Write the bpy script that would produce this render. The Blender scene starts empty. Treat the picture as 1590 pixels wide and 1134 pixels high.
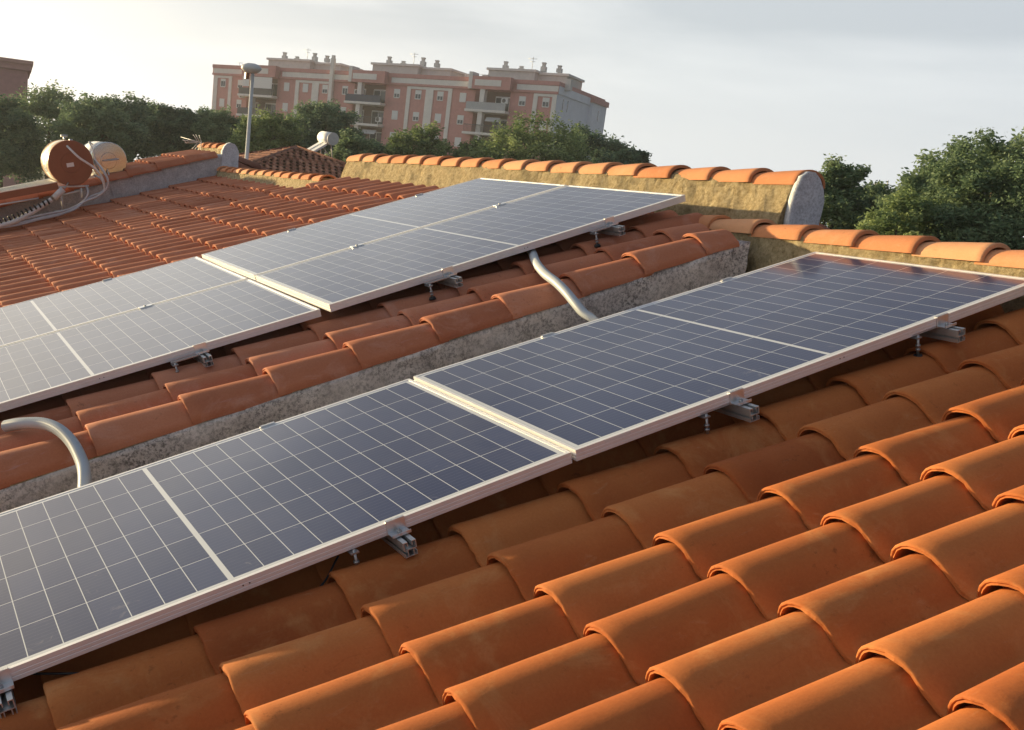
import bpy, math, random
import numpy as np
from mathutils import Matrix, Vector, noise
rnd = random.Random(7)
C = bpy.context.scene.collection
rad = math.radians

# ------------------------------------------------------------------ camera numbers (surveyed from the panels' real size)
CAM = np.array([-1.80419804, -3.30865591, 0.70539582])
RM = np.array([[0.8918683354470947, -0.4398106685674913, 0.10553410842492908],
               [-0.0028670695029183978, -0.23882295420304378, -0.9710588944333892],
               [0.4522860291223839, 0.8657541061756203, -0.2142595983865344]])
CX, CY, F = 609.211, 629.698, 1563.504
def ray(u, v): return RM.T @ np.array([(u - CX) / F, (v - CY) / F, 1.0])
def at(D, u, v):                       # the place seen at a photo pixel, D metres away
    d = ray(u, v); return CAM + d * D / np.linalg.norm(d)
def aty(y, u, v):
    d = ray(u, v); return CAM + d * (y - CAM[1]) / d[1]
GROUND = -5.8

# ------------------------------------------------------------------ materials
def newmat(name):
    m = bpy.data.materials.new(name); m.use_nodes = True
    nt = m.node_tree; b = nt.nodes['Principled BSDF']
    return m, nt, b
def N(nt, typ, **kw):
    n = nt.nodes.new(typ)
    for k, v in kw.items():
        if k in n.inputs.keys() if isinstance(k, str) else False: n.inputs[k].default_value = v
        else: setattr(n, k, v)
    return n
def noise_n(nt, scale, detail=4, rough=.55, vec=None, dist=0):
    n = nt.nodes.new('ShaderNodeTexNoise'); n.inputs['Scale'].default_value = scale
    n.inputs['Detail'].default_value = detail; n.inputs['Roughness'].default_value = rough
    n.inputs['Distortion'].default_value = dist
    if vec is None:
        tc = nt.nodes.new('ShaderNodeTexCoord'); vec = tc.outputs['Object']
    nt.links.new(vec, n.inputs['Vector'])
    return n.outputs['Fac']
def ramp(nt, fac, stops):
    r = nt.nodes.new('ShaderNodeValToRGB')
    e = r.color_ramp.elements
    while len(e) < len(stops): e.new(.5)
    for el, (p, c) in zip(e, stops):
        el.position = p; el.color = (c[0], c[1], c[2], 1) if hasattr(c, '__len__') else (c, c, c, 1)
    nt.links.new(fac, r.inputs['Fac'])
    return r.outputs['Color']
def mix(nt, fac, a, b, typ='MIX'):
    m = nt.nodes.new('ShaderNodeMix'); m.data_type = 'RGBA'; m.blend_type = typ
    for sock, v in ((m.inputs[0], fac), (m.inputs[6], a), (m.inputs[7], b)):
        if isinstance(v, (int, float)): sock.default_value = v
        elif isinstance(v, tuple): sock.default_value = (v[0], v[1], v[2], 1)
        else: nt.links.new(v, sock)
    return m.outputs[2]
def math_n(nt, op, a, b=0.0, c=None):
    m = nt.nodes.new('ShaderNodeMath'); m.operation = op
    for i, v in enumerate((a, b) if c is None else (a, b, c)):
        if isinstance(v, (int, float)): m.inputs[i].default_value = v
        else: nt.links.new(v, m.inputs[i])
    return m.outputs[0]
def bump(nt, b, h, strength, dist=.01, prev=None):
    n = nt.nodes.new('ShaderNodeBump'); n.inputs['Strength'].default_value = strength
    n.inputs['Distance'].default_value = dist
    nt.links.new(h, n.inputs['Height'])
    if prev: nt.links.new(prev, n.inputs['Normal'])
    nt.links.new(n.outputs['Normal'], b.inputs['Normal'])
    return n.outputs['Normal']
def attr(nt, name):
    a = nt.nodes.new('ShaderNodeAttribute'); a.attribute_name = name; return a.outputs['Fac']
def plain(name, col, rough=.6, metal=0.0, var=.12, scale=8, bmp=0.0, bs=60):
    m, nt, b = newmat(name)
    f = noise_n(nt, scale, 5, .6)
    lo = tuple(c * (1 - var) for c in col); hi = tuple(min(1, c * (1 + var)) for c in col)
    nt.links.new(ramp(nt, f, [(.3, lo), (.7, hi)]), b.inputs['Base Color'])
    b.inputs['Roughness'].default_value = rough; b.inputs['Metallic'].default_value = metal
    if bmp: bump(nt, b, noise_n(nt, bs, 5, .65), bmp, .01)
    return m
def terracotta(name, dark, mid, light, dust=.5, rough=.82, grime=.5):
    m, nt, b = newmat(name)
    t = attr(nt, 'tint')
    big = noise_n(nt, 3.2, 3, .6)
    s = math_n(nt, 'ADD', math_n(nt, 'MULTIPLY', t, .55), math_n(nt, 'MULTIPLY', big, .45))
    base = ramp(nt, s, [(.22, dark), (.5, mid), (.78, light)])
    # pale efflorescence blotches and dark lichen specks
    p = noise_n(nt, 5.5, 6, .68, dist=.6)
    base = mix(nt, math_n(nt, 'MULTIPLY', ramp(nt, p, [(.53, 0), (.72, 1)]), dust), base,
               (light[0] * 1.05, light[1] * 1.45, light[2] * 1.9))
    g = noise_n(nt, 38, 5, .7); g2 = noise_n(nt, 2.1, 3, .5)
    gm = math_n(nt, 'MULTIPLY', ramp(nt, g, [(.60, 0), (.68, 1)]), ramp(nt, g2, [(.45, 0), (.68, grime)]))
    base = mix(nt, gm, base, (dark[0] * .3, dark[1] * .4, dark[2] * .5))
    tcx = nt.nodes.new('ShaderNodeTexCoord'); mpx = nt.nodes.new('ShaderNodeMapping'); mpx.inputs['Scale'].default_value = (2.2, 9, 9)
    nt.links.new(tcx.outputs['Object'], mpx.inputs['Vector'])
    sc_ = noise_n(nt, 4.0, 7, .75, vec=mpx.outputs[0], dist=.8)
    base = mix(nt, ramp(nt, sc_, [(.60, 0), (.72, .30)]), base, (light[0] * .95, light[1] * 1.5, light[2] * 2.6))
    base = mix(nt, ramp(nt, sc_, [(.28, .25), (.38, 0)]), base, (dark[0] * .55, dark[1] * .6, dark[2] * .8))
    fine = noise_n(nt, 130, 4, .7)
    base = mix(nt, .22, base, ramp(nt, fine, [(.3, .25), (.7, .75)]), 'SOFT_LIGHT')
    nt.links.new(base, b.inputs['Base Color'])
    nt.links.new(ramp(nt, p, [(.3, rough - .08), (.7, rough + .12)]), b.inputs['Roughness'])
    b.inputs['Specular IOR Level'].default_value = .2
    nb = bump(nt, b, noise_n(nt, 14, 4, .6), .25, .004)
    bump(nt, b, fine, .35, .0015, nb)
    return m
M = {}
M['tile'] = terracotta('terracotta_tile', (.34, .088, .024), (.46, .138, .037), (.57, .200, .060))
M['tile_b'] = terracotta('weathered_tile', (.38, .128, .066), (.49, .182, .096), (.58, .24, .14), dust=.45)
M['tile_far'] = terracotta('old_brown_tile', (.20, .09, .06), (.36, .16, .10), (.50, .25, .16), dust=.3)
M['cap'] = terracotta('ridge_cap_tile', (.54, .20, .085), (.66, .28, .13), (.74, .37, .19), dust=.25, grime=.7)
def mortar():
    m, nt, b = newmat('sandy_mortar')
    f = noise_n(nt, 34, 9, .85); g = noise_n(nt, 3.3, 5, .6)
    c = ramp(nt, f, [(.34, (.18, .12, .05)), (.43, (.52, .38, .19)), (.55, (.76, .60, .34)), (.70, (.90, .78, .52))])
    c = mix(nt, ramp(nt, g, [(.56, 0), (.72, .65)]), c, (.13, .11, .055))
    nt.links.new(c, b.inputs['Base Color']); b.inputs['Roughness'].default_value = .95
    nb = bump(nt, b, f, 1.0, .05)
    bump(nt, b, noise_n(nt, 95, 5, .75), .9, .012, nb)
    return m
M['mortar'] = mortar()
def plaster(name, lo, hi, stain, amt):
    m, nt, b = newmat(name)
    f = noise_n(nt, 9, 9, .78, dist=.3); g = noise_n(nt, 60, 8, .85); h = noise_n(nt, 2.6, 4, .6)
    c = ramp(nt, f, [(.32, lo), (.66, hi)])
    sp = math_n(nt, 'MULTIPLY', ramp(nt, g, [(.48, 0), (.56, 1)]), ramp(nt, h, [(.36, .25), (.6, amt)]))
    c = mix(nt, sp, c, stain)
    g3 = noise_n(nt, 12, 7, .8)
    c = mix(nt, ramp(nt, g3, [(.56, 0), (.68, amt * .8)]), c, stain)
    nt.links.new(c, b.inputs['Base Color']); b.inputs['Roughness'].default_value = .92
    nb = bump(nt, b, f, .6, .02); bump(nt, b, g, .5, .006, nb)
    return m
M['wall_b'] = plaster('stained_render', (.58, .53, .51), (.92, .87, .84), (.10, .09, .085), .85)
M['wall_d'] = plaster('grey_plaster', (.46, .46, .46), (.74, .74, .74), (.12, .12, .12), .35)
M['endcap'] = plaster('pale_plaster', (.56, .58, .62), (.84, .87, .90), (.17, .18, .17), .4)
M['house'] = plain('house_wall', (.55, .5, .42), .9, var=.1, bmp=.3)
M['alu'] = plain('brushed_aluminium', (.80, .80, .79), .33, .85, .04, 30)
M['frame'] = plain('anodised_frame', (.84, .83, .82), .42, .30, .04, 20)
M['rail'] = plain('mill_aluminium', (.66, .67, .66), .42, .8, .08, 30)
M['steel'] = plain('zinc_steel', (.45, .45, .45), .4, .9, .15, 60)
M['rubber'] = plain('black_rubber', (.02, .02, .02), .6)
M['black'] = plain('black_cable', (.012, .012, .012), .5)
M['white'] = plain('white_paint', (.8, .8, .78), .5, var=.04)
M['cream'] = plain('cream_enamel', (.74, .70, .60), .32, var=.05)
M['copper'] = plain('brown_enamel', (.26, .098, .048), .42, var=.08)
M['sand_band'] = plain('beige_band', (.62, .45, .22), .45, var=.06)
M['orange'] = plain('orange_emblem', (.75, .28, .06), .5)
M['ink'] = plain('dark_ink', (.08, .09, .12), .6)
M['foam'] = plain('pipe_foam', (.68, .67, .64), .85, var=.1, scale=40, bmp=.4, bs=90)
M['hose'] = plain('grey_hose', (.50, .50, .52), .45, var=.08)
M['chrome'] = plain('polished_steel', (.34, .42, .50), .12, 1.0, .02)
M['conduit'] = plain('grey_conduit', (.47, .51, .55), .45, var=.06)
M['galv'] = plain('galvanised', (.62, .62, .60), .5, .25, .08)
M['brick'] = plain('pink_render', (.56, .275, .245), .9, var=.08, scale=2)
M['beige'] = plain('beige_trim', (.76, .71, .65), .9, var=.06, scale=2)
M['greywall'] = plain('grey_render', (.74, .75, .79), .9, var=.05, scale=1)
M['rooftop'] = plain('rooftop_render', (.62, .58, .54), .9, var=.08, scale=2)
M['shutter'] = plain('white_shutter', (.72, .71, .68), .6, var=.05)
M['pane'] = plain('dark_pane', (.06, .065, .08), .12, var=.2)
M['awning'] = plain('grey_blind', (.42, .42, .42), .7)
M['railing'] = plain('dark_railing', (.10, .09, .09), .6)
M['railing_blue'] = plain('navy_screen', (.05, .06, .10), .6)
M['recess'] = plain('recess_wall', (.20, .12, .10), .9)
M['asphalt'] = plain('street_asphalt', (.06, .06, .06), .9, var=.2, scale=.5)
M['bark'] = plain('bark', (.10, .07, .05), .95, var=.3, scale=6, bmp=.5)
M['label'] = plain('paper_label', (.75, .74, .72), .6, var=.05)
M['solar_black'] = plain('collector_glass', (.62, .62, .58), .08, .0, .1)
def foliage(name, dark, mid, light):
    m, nt, b = newmat(name)
    t = attr(nt, 'tint')
    nt.links.new(ramp(nt, t, [(0.05, dark), (.5, mid), (.95, light)]), b.inputs['Base Color'])
    b.inputs['Roughness'].default_value = .65; b.inputs['Specular IOR Level'].default_value = .25
    tr = nt.nodes.new('ShaderNodeBsdfTranslucent'); nt.links.new(ramp(nt, t, [(0, dark), (1, light)]), tr.inputs['Color'])
    ms = nt.nodes.new('ShaderNodeMixShader'); ms.inputs[0].default_value = .38
    out = nt.nodes['Material Output']
    nt.links.new(b.outputs[0], ms.inputs[1]); nt.links.new(tr.outputs[0], ms.inputs[2]); nt.links.new(ms.outputs[0], out.inputs[0])
    return m
M['leaf'] = foliage('acacia_leaves', (.075, .13, .07), (.16, .24, .125), (.30, .38, .21))
M['leaf2'] = foliage('dark_leaves', (.075, .13, .085), (.15, .23, .13), (.26, .35, .20))
M['leaf3'] = foliage('olive_leaves', (.08, .135, .055), (.18, .255, .10), (.33, .40, .17))
def cells():
    # photovoltaic laminate: 24 x 6 half-cut cells, thin white gaps, wider centre bar, faint bus bars
    m, nt, b = newmat('solar_cells')
    uv = nt.nodes.new('ShaderNodeTexCoord'); sp = nt.nodes.new('ShaderNodeSeparateXYZ')
    nt.links.new(uv.outputs['Object'], sp.inputs[0])
    x, y = sp.outputs['X'], sp.outputs['Y']
    ax = math_n(nt, 'ABSOLUTE', x)
    halfbar = .0065; cw = (1.047 - .028 - halfbar) / 12; ch = (1.038 - .052) / 6
    lx = math_n(nt, 'DIVIDE', math_n(nt, 'SUBTRACT', ax, halfbar), cw)
    ly = math_n(nt, 'DIVIDE', math_n(nt, 'ADD', y, 3 * ch), ch)
    fx = math_n(nt, 'FRACT', lx); fy = math_n(nt, 'FRACT', ly)
    def edge(f, w):
        d = math_n(nt, 'MINIMUM', f, math_n(nt, 'SUBTRACT', 1.0, f))
        return math_n(nt, 'LESS_THAN', d, w)
    line = math_n(nt, 'MAXIMUM', edge(fx, .0012 / cw), edge(fy, .0012 / ch))
    # corner chamfers of the wafers show as tiny white diamonds on full-cell corners
    bar = math_n(nt, 'LESS_THAN', ax, halfbar)
    outx = math_n(nt, 'GREATER_THAN', lx, 12.0); oy = math_n(nt, 'GREATER_THAN', math_n(nt, 'ABSOLUTE', y), 3 * ch)
    white = math_n(nt, 'MAXIMUM', math_n(nt, 'MAXIMUM', line, bar), math_n(nt, 'MAXIMUM', outx, oy))
    bb = math_n(nt, 'FRACT', math_n(nt, 'MULTIPLY', fy, 9.0))
    busb = edge(bb, .035)
    # per-cell tone
    cmb = nt.nodes.new('ShaderNodeCombineXYZ')
    nt.links.new(math_n(nt, 'FLOOR', math_n(nt, 'DIVIDE', x, cw)), cmb.inputs[0]); nt.links.new(math_n(nt, 'FLOOR', ly), cmb.inputs[1])
    oi = nt.nodes.new('ShaderNodeObjectInfo'); nt.links.new(oi.outputs['Random'], cmb.inputs[2])
    wn = nt.nodes.new('ShaderNodeTexWhiteNoise'); wn.noise_dimensions = '3D'; nt.links.new(cmb.outputs[0], wn.inputs['Vector'])
    cell = ramp(nt, wn.outputs['Value'], [(0, (.016, .025, .085)), (.6, (.021, .032, .10)), (1, (.030, .043, .118))])
    cell = mix(nt, math_n(nt, 'MULTIPLY', busb, .55), cell, (.11, .13, .18))
    col = mix(nt, white, cell, (.62, .64, .66))
    # thin uneven film of dust
    dust = ramp(nt, noise_n(nt, 1.7, 6, .7, dist=.5), [(.45, .01), (.75, .07)])
    smear = ramp(nt, noise_n(nt, 7, 6, .7, dist=1.6), [(.66, 0), (.76, .34)])
    col = mix(nt, math_n(nt, 'ADD', dust, smear), col, (.40, .38, .36))
    nt.links.new(col, b.inputs['Base Color'])
    b.inputs['Roughness'].default_value = .45; b.inputs['Specular IOR Level'].default_value = .2
    b.inputs['Coat Weight'].default_value = 1.0; b.inputs['Coat IOR'].default_value = 1.33
    nt.links.new(ramp(nt, noise_n(nt, 1.1, 5, .6), [(.3, .09), (.7, .15)]), b.inputs['Coat Roughness'])
    return m
M['cells'] = cells()

# ------------------------------------------------------------------ mesh helpers
class MB:
    def __init__(s): s.v = []; s.f = []; s.sm = []; s.t = []; s.has_t = False
    def add(s, vs, fs, smooth=False, tint=None):
        o = len(s.v); s.v.extend([tuple(map(float, p)) for p in vs]); s.f.extend([tuple(i + o for i in q) for q in fs])
        s.sm.extend([smooth] * len(fs)) if isinstance(smooth, bool) else s.sm.extend(smooth)
        if tint is not None: s.has_t = True
        s.t.extend([.5 if tint is None else tint] * len(vs))
    def box(s, a, b, M4=None):
        x0, y0, z0 = a; x1, y1, z1 = b
        vs = [(x0,y0,z0),(x1,y0,z0),(x1,y1,z0),(x0,y1,z0),(x0,y0,z1),(x1,y0,z1),(x1,y1,z1),(x0,y1,z1)]
        if M4 is not None: vs = [tuple(M4 @ Vector(p)) for p in vs]
        s.add(vs, [(0,3,2,1),(4,5,6,7),(0,1,5,4),(1,2,6,5),(2,3,7,6),(3,0,4,7)])
    def tube(s, pts, r, n=10, caps=True, ribs=None):
        pts = [Vector(p) for p in pts]; rings = []
        up = Vector((0, 0, 1)); prev = None
        for i, p in enumerate(pts):
            d = (pts[min(i+1, len(pts)-1)] - pts[max(i-1, 0)]).normalized()
            if prev is None:
                a = d.cross(up if abs(d.z) < .95 else Vector((1,0,0))).normalized()
            else: a = (prev - d * prev.dot(d)).normalized()
            prev = a; b = d.cross(a)
            rr = r[i] if hasattr(r, '__len__') else r
            if ribs: rr *= 1 + (ribs if i % 2 else -ribs)
            rings.append([p + a * math.cos(2*math.pi*k/n) * rr + b * math.sin(2*math.pi*k/n) * rr for k in range(n)])
        vs = [q for R_ in rings for q in R_]; fs = []
        for i in range(len(pts)-1):
            for k in range(n): fs.append((i*n+k, i*n+(k+1)%n, (i+1)*n+(k+1)%n, (i+1)*n+k))
        sm = [True]*len(fs)
        if caps: fs += [tuple(range(n))[::-1], tuple((len(pts)-1)*n+k for k in range(n))]; sm += [False, False]
        s.add(vs, fs, sm)
    def prism(s, poly, a, b):          # polygon of (x,z) swept along y from a to b
        n = len(poly); vs = [(x, a, z) for x, z in poly] + [(x, b, z) for x, z in poly]
        s.add(vs, [(i, (i+1)%n, n+(i+1)%n, n+i) for i in range(n)] + [tuple(range(n))[::-1], tuple(range(n, 2*n))])
    def build(s, name, mat, parent=None, matrix=None):
        me = bpy.data.meshes.new(name); me.from_pydata(s.v, [], s.f)
        me.polygons.foreach_set('use_smooth', s.sm)
        if s.has_t:
            a = me.attributes.new('tint', 'FLOAT', 'POINT'); a.data.foreach_set('value', np.array(s.t, dtype=np.float32))
        me.materials.append(mat); me.update()
        o = bpy.data.objects.new(name, me); C.objects.link(o)
        if parent is not None: o.parent = parent
        if matrix is not None: o.matrix_local = matrix
        return o
def tag(o, label=None, cat=None, group=None, kind=None):
    if label: o['label'] = label
    if cat: o['category'] = cat
    if group: o['group'] = group
    if kind: o['kind'] = kind
    return o
def empty(name, matrix=None, loc=None, **kw):
    o = bpy.data.objects.new(name, None); C.objects.link(o); o.empty_display_size = .2
    if matrix is not None: o.matrix_world = matrix
    if loc is not None: o.location = tuple(map(float, loc))
    return tag(o, **kw)
def frame_matrix(o, th, yaw=0, rl=0):
    u = Vector((math.cos(th), 0, math.sin(th))); v = Vector((0, 1, 0)); n = u.cross(v)
    v = (v + n * rl).normalized(); n = u.cross(v)
    m = Matrix((u, v, n)).transposed()
    m = Matrix.Rotation(yaw, 3, 'Z') @ m
    return Matrix.Translation(Vector(o)) @ m.to_4x4()

# ------------------------------------------------------------------ tiled roofs
PROF = [(.0825, .000), (.081, .016), (.076, .031), (.067, .044), (.053, .054), (.035, .0605), (.013, .0635), (-.010, .0625),
        (-.031, .0575), (-.049, .049), (-.064, .038), (-.077, .0265), (-.089, .0165), (-.100, .0095)]
PROF = [(y, z * 1.12) for y, z in PROF]
PAN = [(-.112, .0055), (-.130, .004), (-.166, .003)]
def tile_template(L, thick=.0125, hi=True, rim=1.05, pan=True):
    prof = PROF if hi else PROF[::2]
    if not pan: prof = prof + [(-.103, -.004), (-.104, -.016)]
    st = [(-.001, rim, -.0035), (.004, rim, 0.), (.05, rim - .02, 0.), (L * .5, .985, 0.), (L + .05, .90, 0.)] if hi else \
         [(0., 1.03, 0.), (L + .04, .92, 0.)]
    vs = []; fs = []; sm = []; full = prof + (PAN if pan else []); n = len(full)
    def ring(s, sc, dn, off=0.):
        lift = .016 * (1 - s / L); out = []
        for i, (y, z) in enumerate(full):
            if i < len(prof): y2, z2 = y * sc, z * sc
            else: y2, z2 = y, z
            a = full[max(0, i-1)]; b = full[min(n-1, i+1)]
            ty, tz = b[0]-a[0], b[1]-a[1]; l = math.hypot(ty, tz); ny, nz = (tz/l, -ty/l)
            if nz < 0 and i >= len(prof): ny, nz = -ny, -nz
            if ny*y2 + nz*z2 < 0 and i < len(prof)-3: ny, nz = -ny, -nz
            k = dn - off
            out.append((s, y2 + ny*k, z2 + nz*k + lift))
        return out
    rings = [ring(s, sc, dn) for s, sc, dn in st]
    for r in rings: vs += r
    for i in range(len(rings)-1):
        for k in range(n-1): fs.append((i*n+k, i*n+k+1, (i+1)*n+k+1, (i+1)*n+k)); sm.append(True)
    if hi:   # lip face with an inner groove, then underside
        o = len(vs)
        vs += ring(-.002, rim, -.0035, .003); vs += ring(.0005, rim, -.0035, .0055); vs += ring(-.0015, rim, -.001, thick); vs += ring(.07, rim-.02, 0, thick)
        for j, (a, b) in enumerate([(0, o), (o, o+n), (o+n, o+2*n), (o+2*n, o+3*n)]):
            for k in range(n-1): fs.append((a+k, b+k, b+k+1, a+k+1)); sm.append(False)
        fs.append((0, o, o+n, o+2*n)); sm.append(False)
    else:
        o = len(vs); vs += ring(0, 1.03, 0, thick)
        for k in range(n-1): fs.append((k, o+k, o+k+1, k+1)); sm.append(False)
    return np.array(vs), fs, sm
def tiled(mb, s0, ns, y0, ny, L, T, shear=0., hi=True, jit=1., seed=1, skip=None, rim=1.05, verge=False, cut=None):
    T0 = tile_template(L, hi=hi, rim=rim); T1 = tile_template(L, hi=hi, rim=rim, pan=False); r = random.Random(seed)
    for j in range(ny):
        tv, tf, ts = T1 if (verge and j == 0) else T0
        rowdy = r.gauss(0, .0022) * jit
        for i in range(ns):
            if skip and skip(i, j): continue
            s = s0 + i * L; y = y0 + j * T + shear * (s) + rowdy
            a = r.gauss(0, .009) * jit; b = r.gauss(0, .006) * jit
            v = tv.copy()
            if cut and (i, j) in cut: v[:, 0] *= cut[(i, j)]
            if hi:      # chipped, slightly wavy front lips
                ph = r.uniform(0, 50)
                m_ = v[:, 0] < .02
                wv = np.array([noise.noise(Vector((yy * 60 + ph, zz * 60, ph))) for yy, zz in v[m_][:, 1:]])
                v[m_, 0] += wv * .004; v[m_, 2] += wv * .0012
                wk = np.array([noise.noise(Vector((xx * 6 + ph, yy * 9, ph * .7))) for xx, yy in v[:, :2]])
                v[:, 2] += wk * .0022
            dy = v[:, 0] * a; dn = v[:, 0] * b
            v[:, 1] += y + dy + r.gauss(0, .0015) * jit; v[:, 2] += dn + abs(r.gauss(0, .0012)) * jit
            v[:, 0] += s + r.gauss(0, .003) * jit
            mb.add(v, tf, list(ts), tint=min(1, max(0, r.gauss(.5, .2))))
def caps(name, parent, x0, x1, zb, h, y_lips, expo, slope, mat, n=14, seed=3, th=.014):
    # barrel caps along y, wide end towards -y; each wide end overlaps the narrow end of the next nearer one
    mb = MB(); r = random.Random(seed); xc = (x0 + x1) / 2; w = (x1 - x0) / 2
    for yl in y_lips:
        z = zb + slope * (yl - y_lips[0]); tint = min(1, max(0, r.gauss(.5, .22)))
        dx = r.gauss(0, .003); dz = r.gauss(0, .0025)
        st = [(-.002, 1.06, -.004), (.004, 1.06, 0), (.03, 1.04, 0), (expo * .55, .97, -.001), (expo + .055, .86, -.004)]
        vs = []; fs = []; sm = []
        def ring(dy, sc, dn, off=0.):
            out = []
            for k in range(n + 1):
                a = math.pi * k / n; c, s_ = math.cos(a), math.sin(a)
                out.append((xc + dx - (w * sc - off + dn) * c, yl + dy, z + dz + (h * sc - off + dn) * (s_ ** .85) + .010 * (1 - dy / expo)))
            return out
        rg = [ring(*q) for q in st]
        for q in rg: vs += q
        m = n + 1
        for i in range(len(rg)-1):
            for k in range(n): fs.append((i*m+k+1, i*m+k, (i+1)*m+k, (i+1)*m+k+1)); sm.append(True)
        o = len(vs); vs += ring(-.002, 1.06, -.004, th); vs += ring(.05, 1.0, 0, th)
        for a, b in ((0, o), (o, o+m)):
            for k in range(n): fs.append((a+k, a+k+1, b+k+1, b+k)); sm.append(False)
        # long bottom edges
        for k in (0, n):
            q = [i*m+k for i in range(len(rg))]
        mb.add(vs, fs, sm, tint=tint)
    return mb.build(name, mat, parent)
def rough_sweep(name, parent, poly, y0, y1, mat, step=.03, amp=.012, freq=9, slope=0., closed_ends=True, sub=.035):
    # cross-section (x,z) points subdivided, swept along y, pushed about by noise
    pts = []
    for i in range(len(poly)):
        a = Vector(poly[i]); b = Vector(poly[(i+1) % len(poly)]); k = max(1, int((b-a).length / sub))
        for j in range(k): pts.append(a.lerp(b, j / k))
    n = len(pts); ny = max(2, int((y1 - y0) / step) + 1); cx = sum(p.x for p in pts)/n; cz = sum(p.y for p in pts)/n
    vs = []; fs = []
    for j in range(ny):
        y = y0 + (y1 - y0) * j / (ny - 1)
        for p in pts:
            d = noise.fractal(Vector((p.x*freq, y*freq, p.y*freq)), .8, 2.1, 4) * amp
            v = Vector((p.x - cx, p.y - cz)); v.normalize()
            vs.append((p.x + v.x*d, y, p.y + v.y*d + slope*(y - y0)))
    for j in range(ny-1):
        for k in range(n): fs.append((j*n+k, (j+1)*n+k, (j+1)*n+(k+1) % n, j*n+(k+1) % n))
    if closed_ends: fs += [tuple(range(n)), tuple((ny-1)*n+k for k in range(n))[::-1]]
    mb = MB(); mb.add(vs, fs, [True]*(len(fs)-2) + [False, False] if closed_ends else True)
    return mb.build(name, mat, parent)

# ---- roof A, under the dark pair of panels (nearest house)
TH_A = rad(16.8); TA, LA = .2125, .3755
houseA = empty('terraced_house', loc=(0, -2, GROUND), label='nearest house, its clean orange tiled roof under the dark front pair of solar panels', cat='house')
def world_in(parent, m=Matrix.Identity(4)):      # a matrix in world terms for a child of a plain translated empty
    return Matrix.Translation(-parent.location) @ m
MA = Matrix.Translation((0, 0, 0)) @ frame_matrix((0, 0, 0), TH_A).to_3x3().to_4x4()
nA = Vector((-math.sin(TH_A), 0, math.cos(TH_A)))
MA = Matrix.Translation(nA * -.168) @ MA
mb = MB()
# notch rows seen at y = -1.412 + k*T ; the barrel centre lies .122 beyond the notch
tiled(mb, -.805 - 9*LA, 18, -1.290 - 14*TA + .005, 21, LA, TA, shear=.012, seed=5, skip=lambda i, j: -.805 - 9*LA + i*LA > 1.9)
roofA = mb.build('roof', M['tile'], houseA, world_in(houseA, MA))
mb = MB(); mb.box((-4.25, -4.45, -.12), (2.20, .30, -.006))
mb.build('roof_deck', M['bark'], houseA, world_in(houseA, MA))
# back slope
def back_slope(house, xr, zr, y0, ny, ns, mat, T=.2125, L=.3755, th=TH_A):
    m = frame_matrix((xr, 0, zr), th); R3 = Matrix.Rotation(math.pi, 4, 'Z')
    Mb = Matrix.Translation((xr, 0, zr)) @ R3 @ frame_matrix((0, 0, 0), th)
    b = MB(); tiled(b, -ns*L, ns, -(y0 + ny*T) + T/2, ny, L, T, hi=False, seed=9)
    b.box((-ns*L - .05, -(y0 + ny*T), -.12), (.02, -y0, -.006))
    return b.build('back_roof', mat, house, world_in(house, Mb))
back_slope(houseA, 2.23, .47, -4.45, 22, 9, M['tile'])
lipsA = [.7516 - .3036 * k for k in range(0, 18)][::-1]
# order from near to far so that each far cap's wide end sits over the nearer cap
rcA = caps('ridge', houseA, 2.05, 2.245, .638, .076, lipsA, .3036, .0, M['cap'], seed=11)
rcA.matrix_local = world_in(houseA)
mo = rough_sweep('mortar', rcA, [(2.045, .42), (2.04, .54), (2.068, .655), (2.10, .69), (2.19, .69), (2.225, .655), (2.25, .54), (2.25, .38)], -4.45, 1.02, M['mortar'], step=.02, amp=.011, freq=11)
mb = MB(); mb.prism([(-3.85, GROUND), (2.1, GROUND), (5.2, GROUND), (5.2, -.62), (2.1, .28), (-3.85, -1.48)], -4.3, .24)
mb.build('wall', M['house'], houseA, world_in(houseA))

# ---- roof B, under the four grey panels
TH_B = rad(18.35); TB, LB = .2110, .3700
O3 = Vector((.0121474, .89079698, .13834116))
nB = Vector((-math.sin(TH_B), 0, math.cos(TH_B)))
houseB = empty('terraced_house', loc=(0, 3, GROUND), label='house beyond the stained wall whose roof carries the four pale grey solar panels', cat='house')
MBm = Matrix.Translation(O3 + nB * -.163) @ frame_matrix((0, 0, 0), TH_B)
mb = MB()
y0B = -.325 - TB + .122
nyB = 25
tiled(mb, -.842 - 9*LB, 18, y0B, nyB, LB, TB, shear=-.004, seed=21, verge=True, cut={(16, 0): .50, (16, 1): .60}, skip=lambda i, j: -.842 - 9*LB + i*LB > (1.98 if j > 1 else 1.80))
roofB = mb.build('roof', M['tile_b'], houseB, world_in(houseB, MBm))
mb = MB(); mb.box((-4.25, -.50, -.11), (1.95, -.08, -.006)); mb.box((-4.25, -.08, -.11), (2.40, 4.80, -.006)); mb.build('roof_deck', M['mortar'], houseB, world_in(houseB, MBm))
back_slope(houseB, 2.44, .70, .40, 26, 9, M['tile_b'], T=.211, L=.37, th=TH_B)
lipsB = [.45 + .312 * k for k in range(18)]
rcB = caps('ridge', houseB, 2.295, 2.505, .902, .080, lipsB, .312, -.0055, M['cap'], seed=12)
rcB.matrix_local = world_in(houseB)
rough_sweep('mortar', rcB, [(2.235, .60), (2.245, .76), (2.285, .86), (2.315, .925), (2.35, .955), (2.45, .955), (2.485, .925), (2.52, .80), (2.55, .60)], .455, 6.06, M['mortar'], step=.022, amp=.014, freq=9, slope=-.0055)
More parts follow.
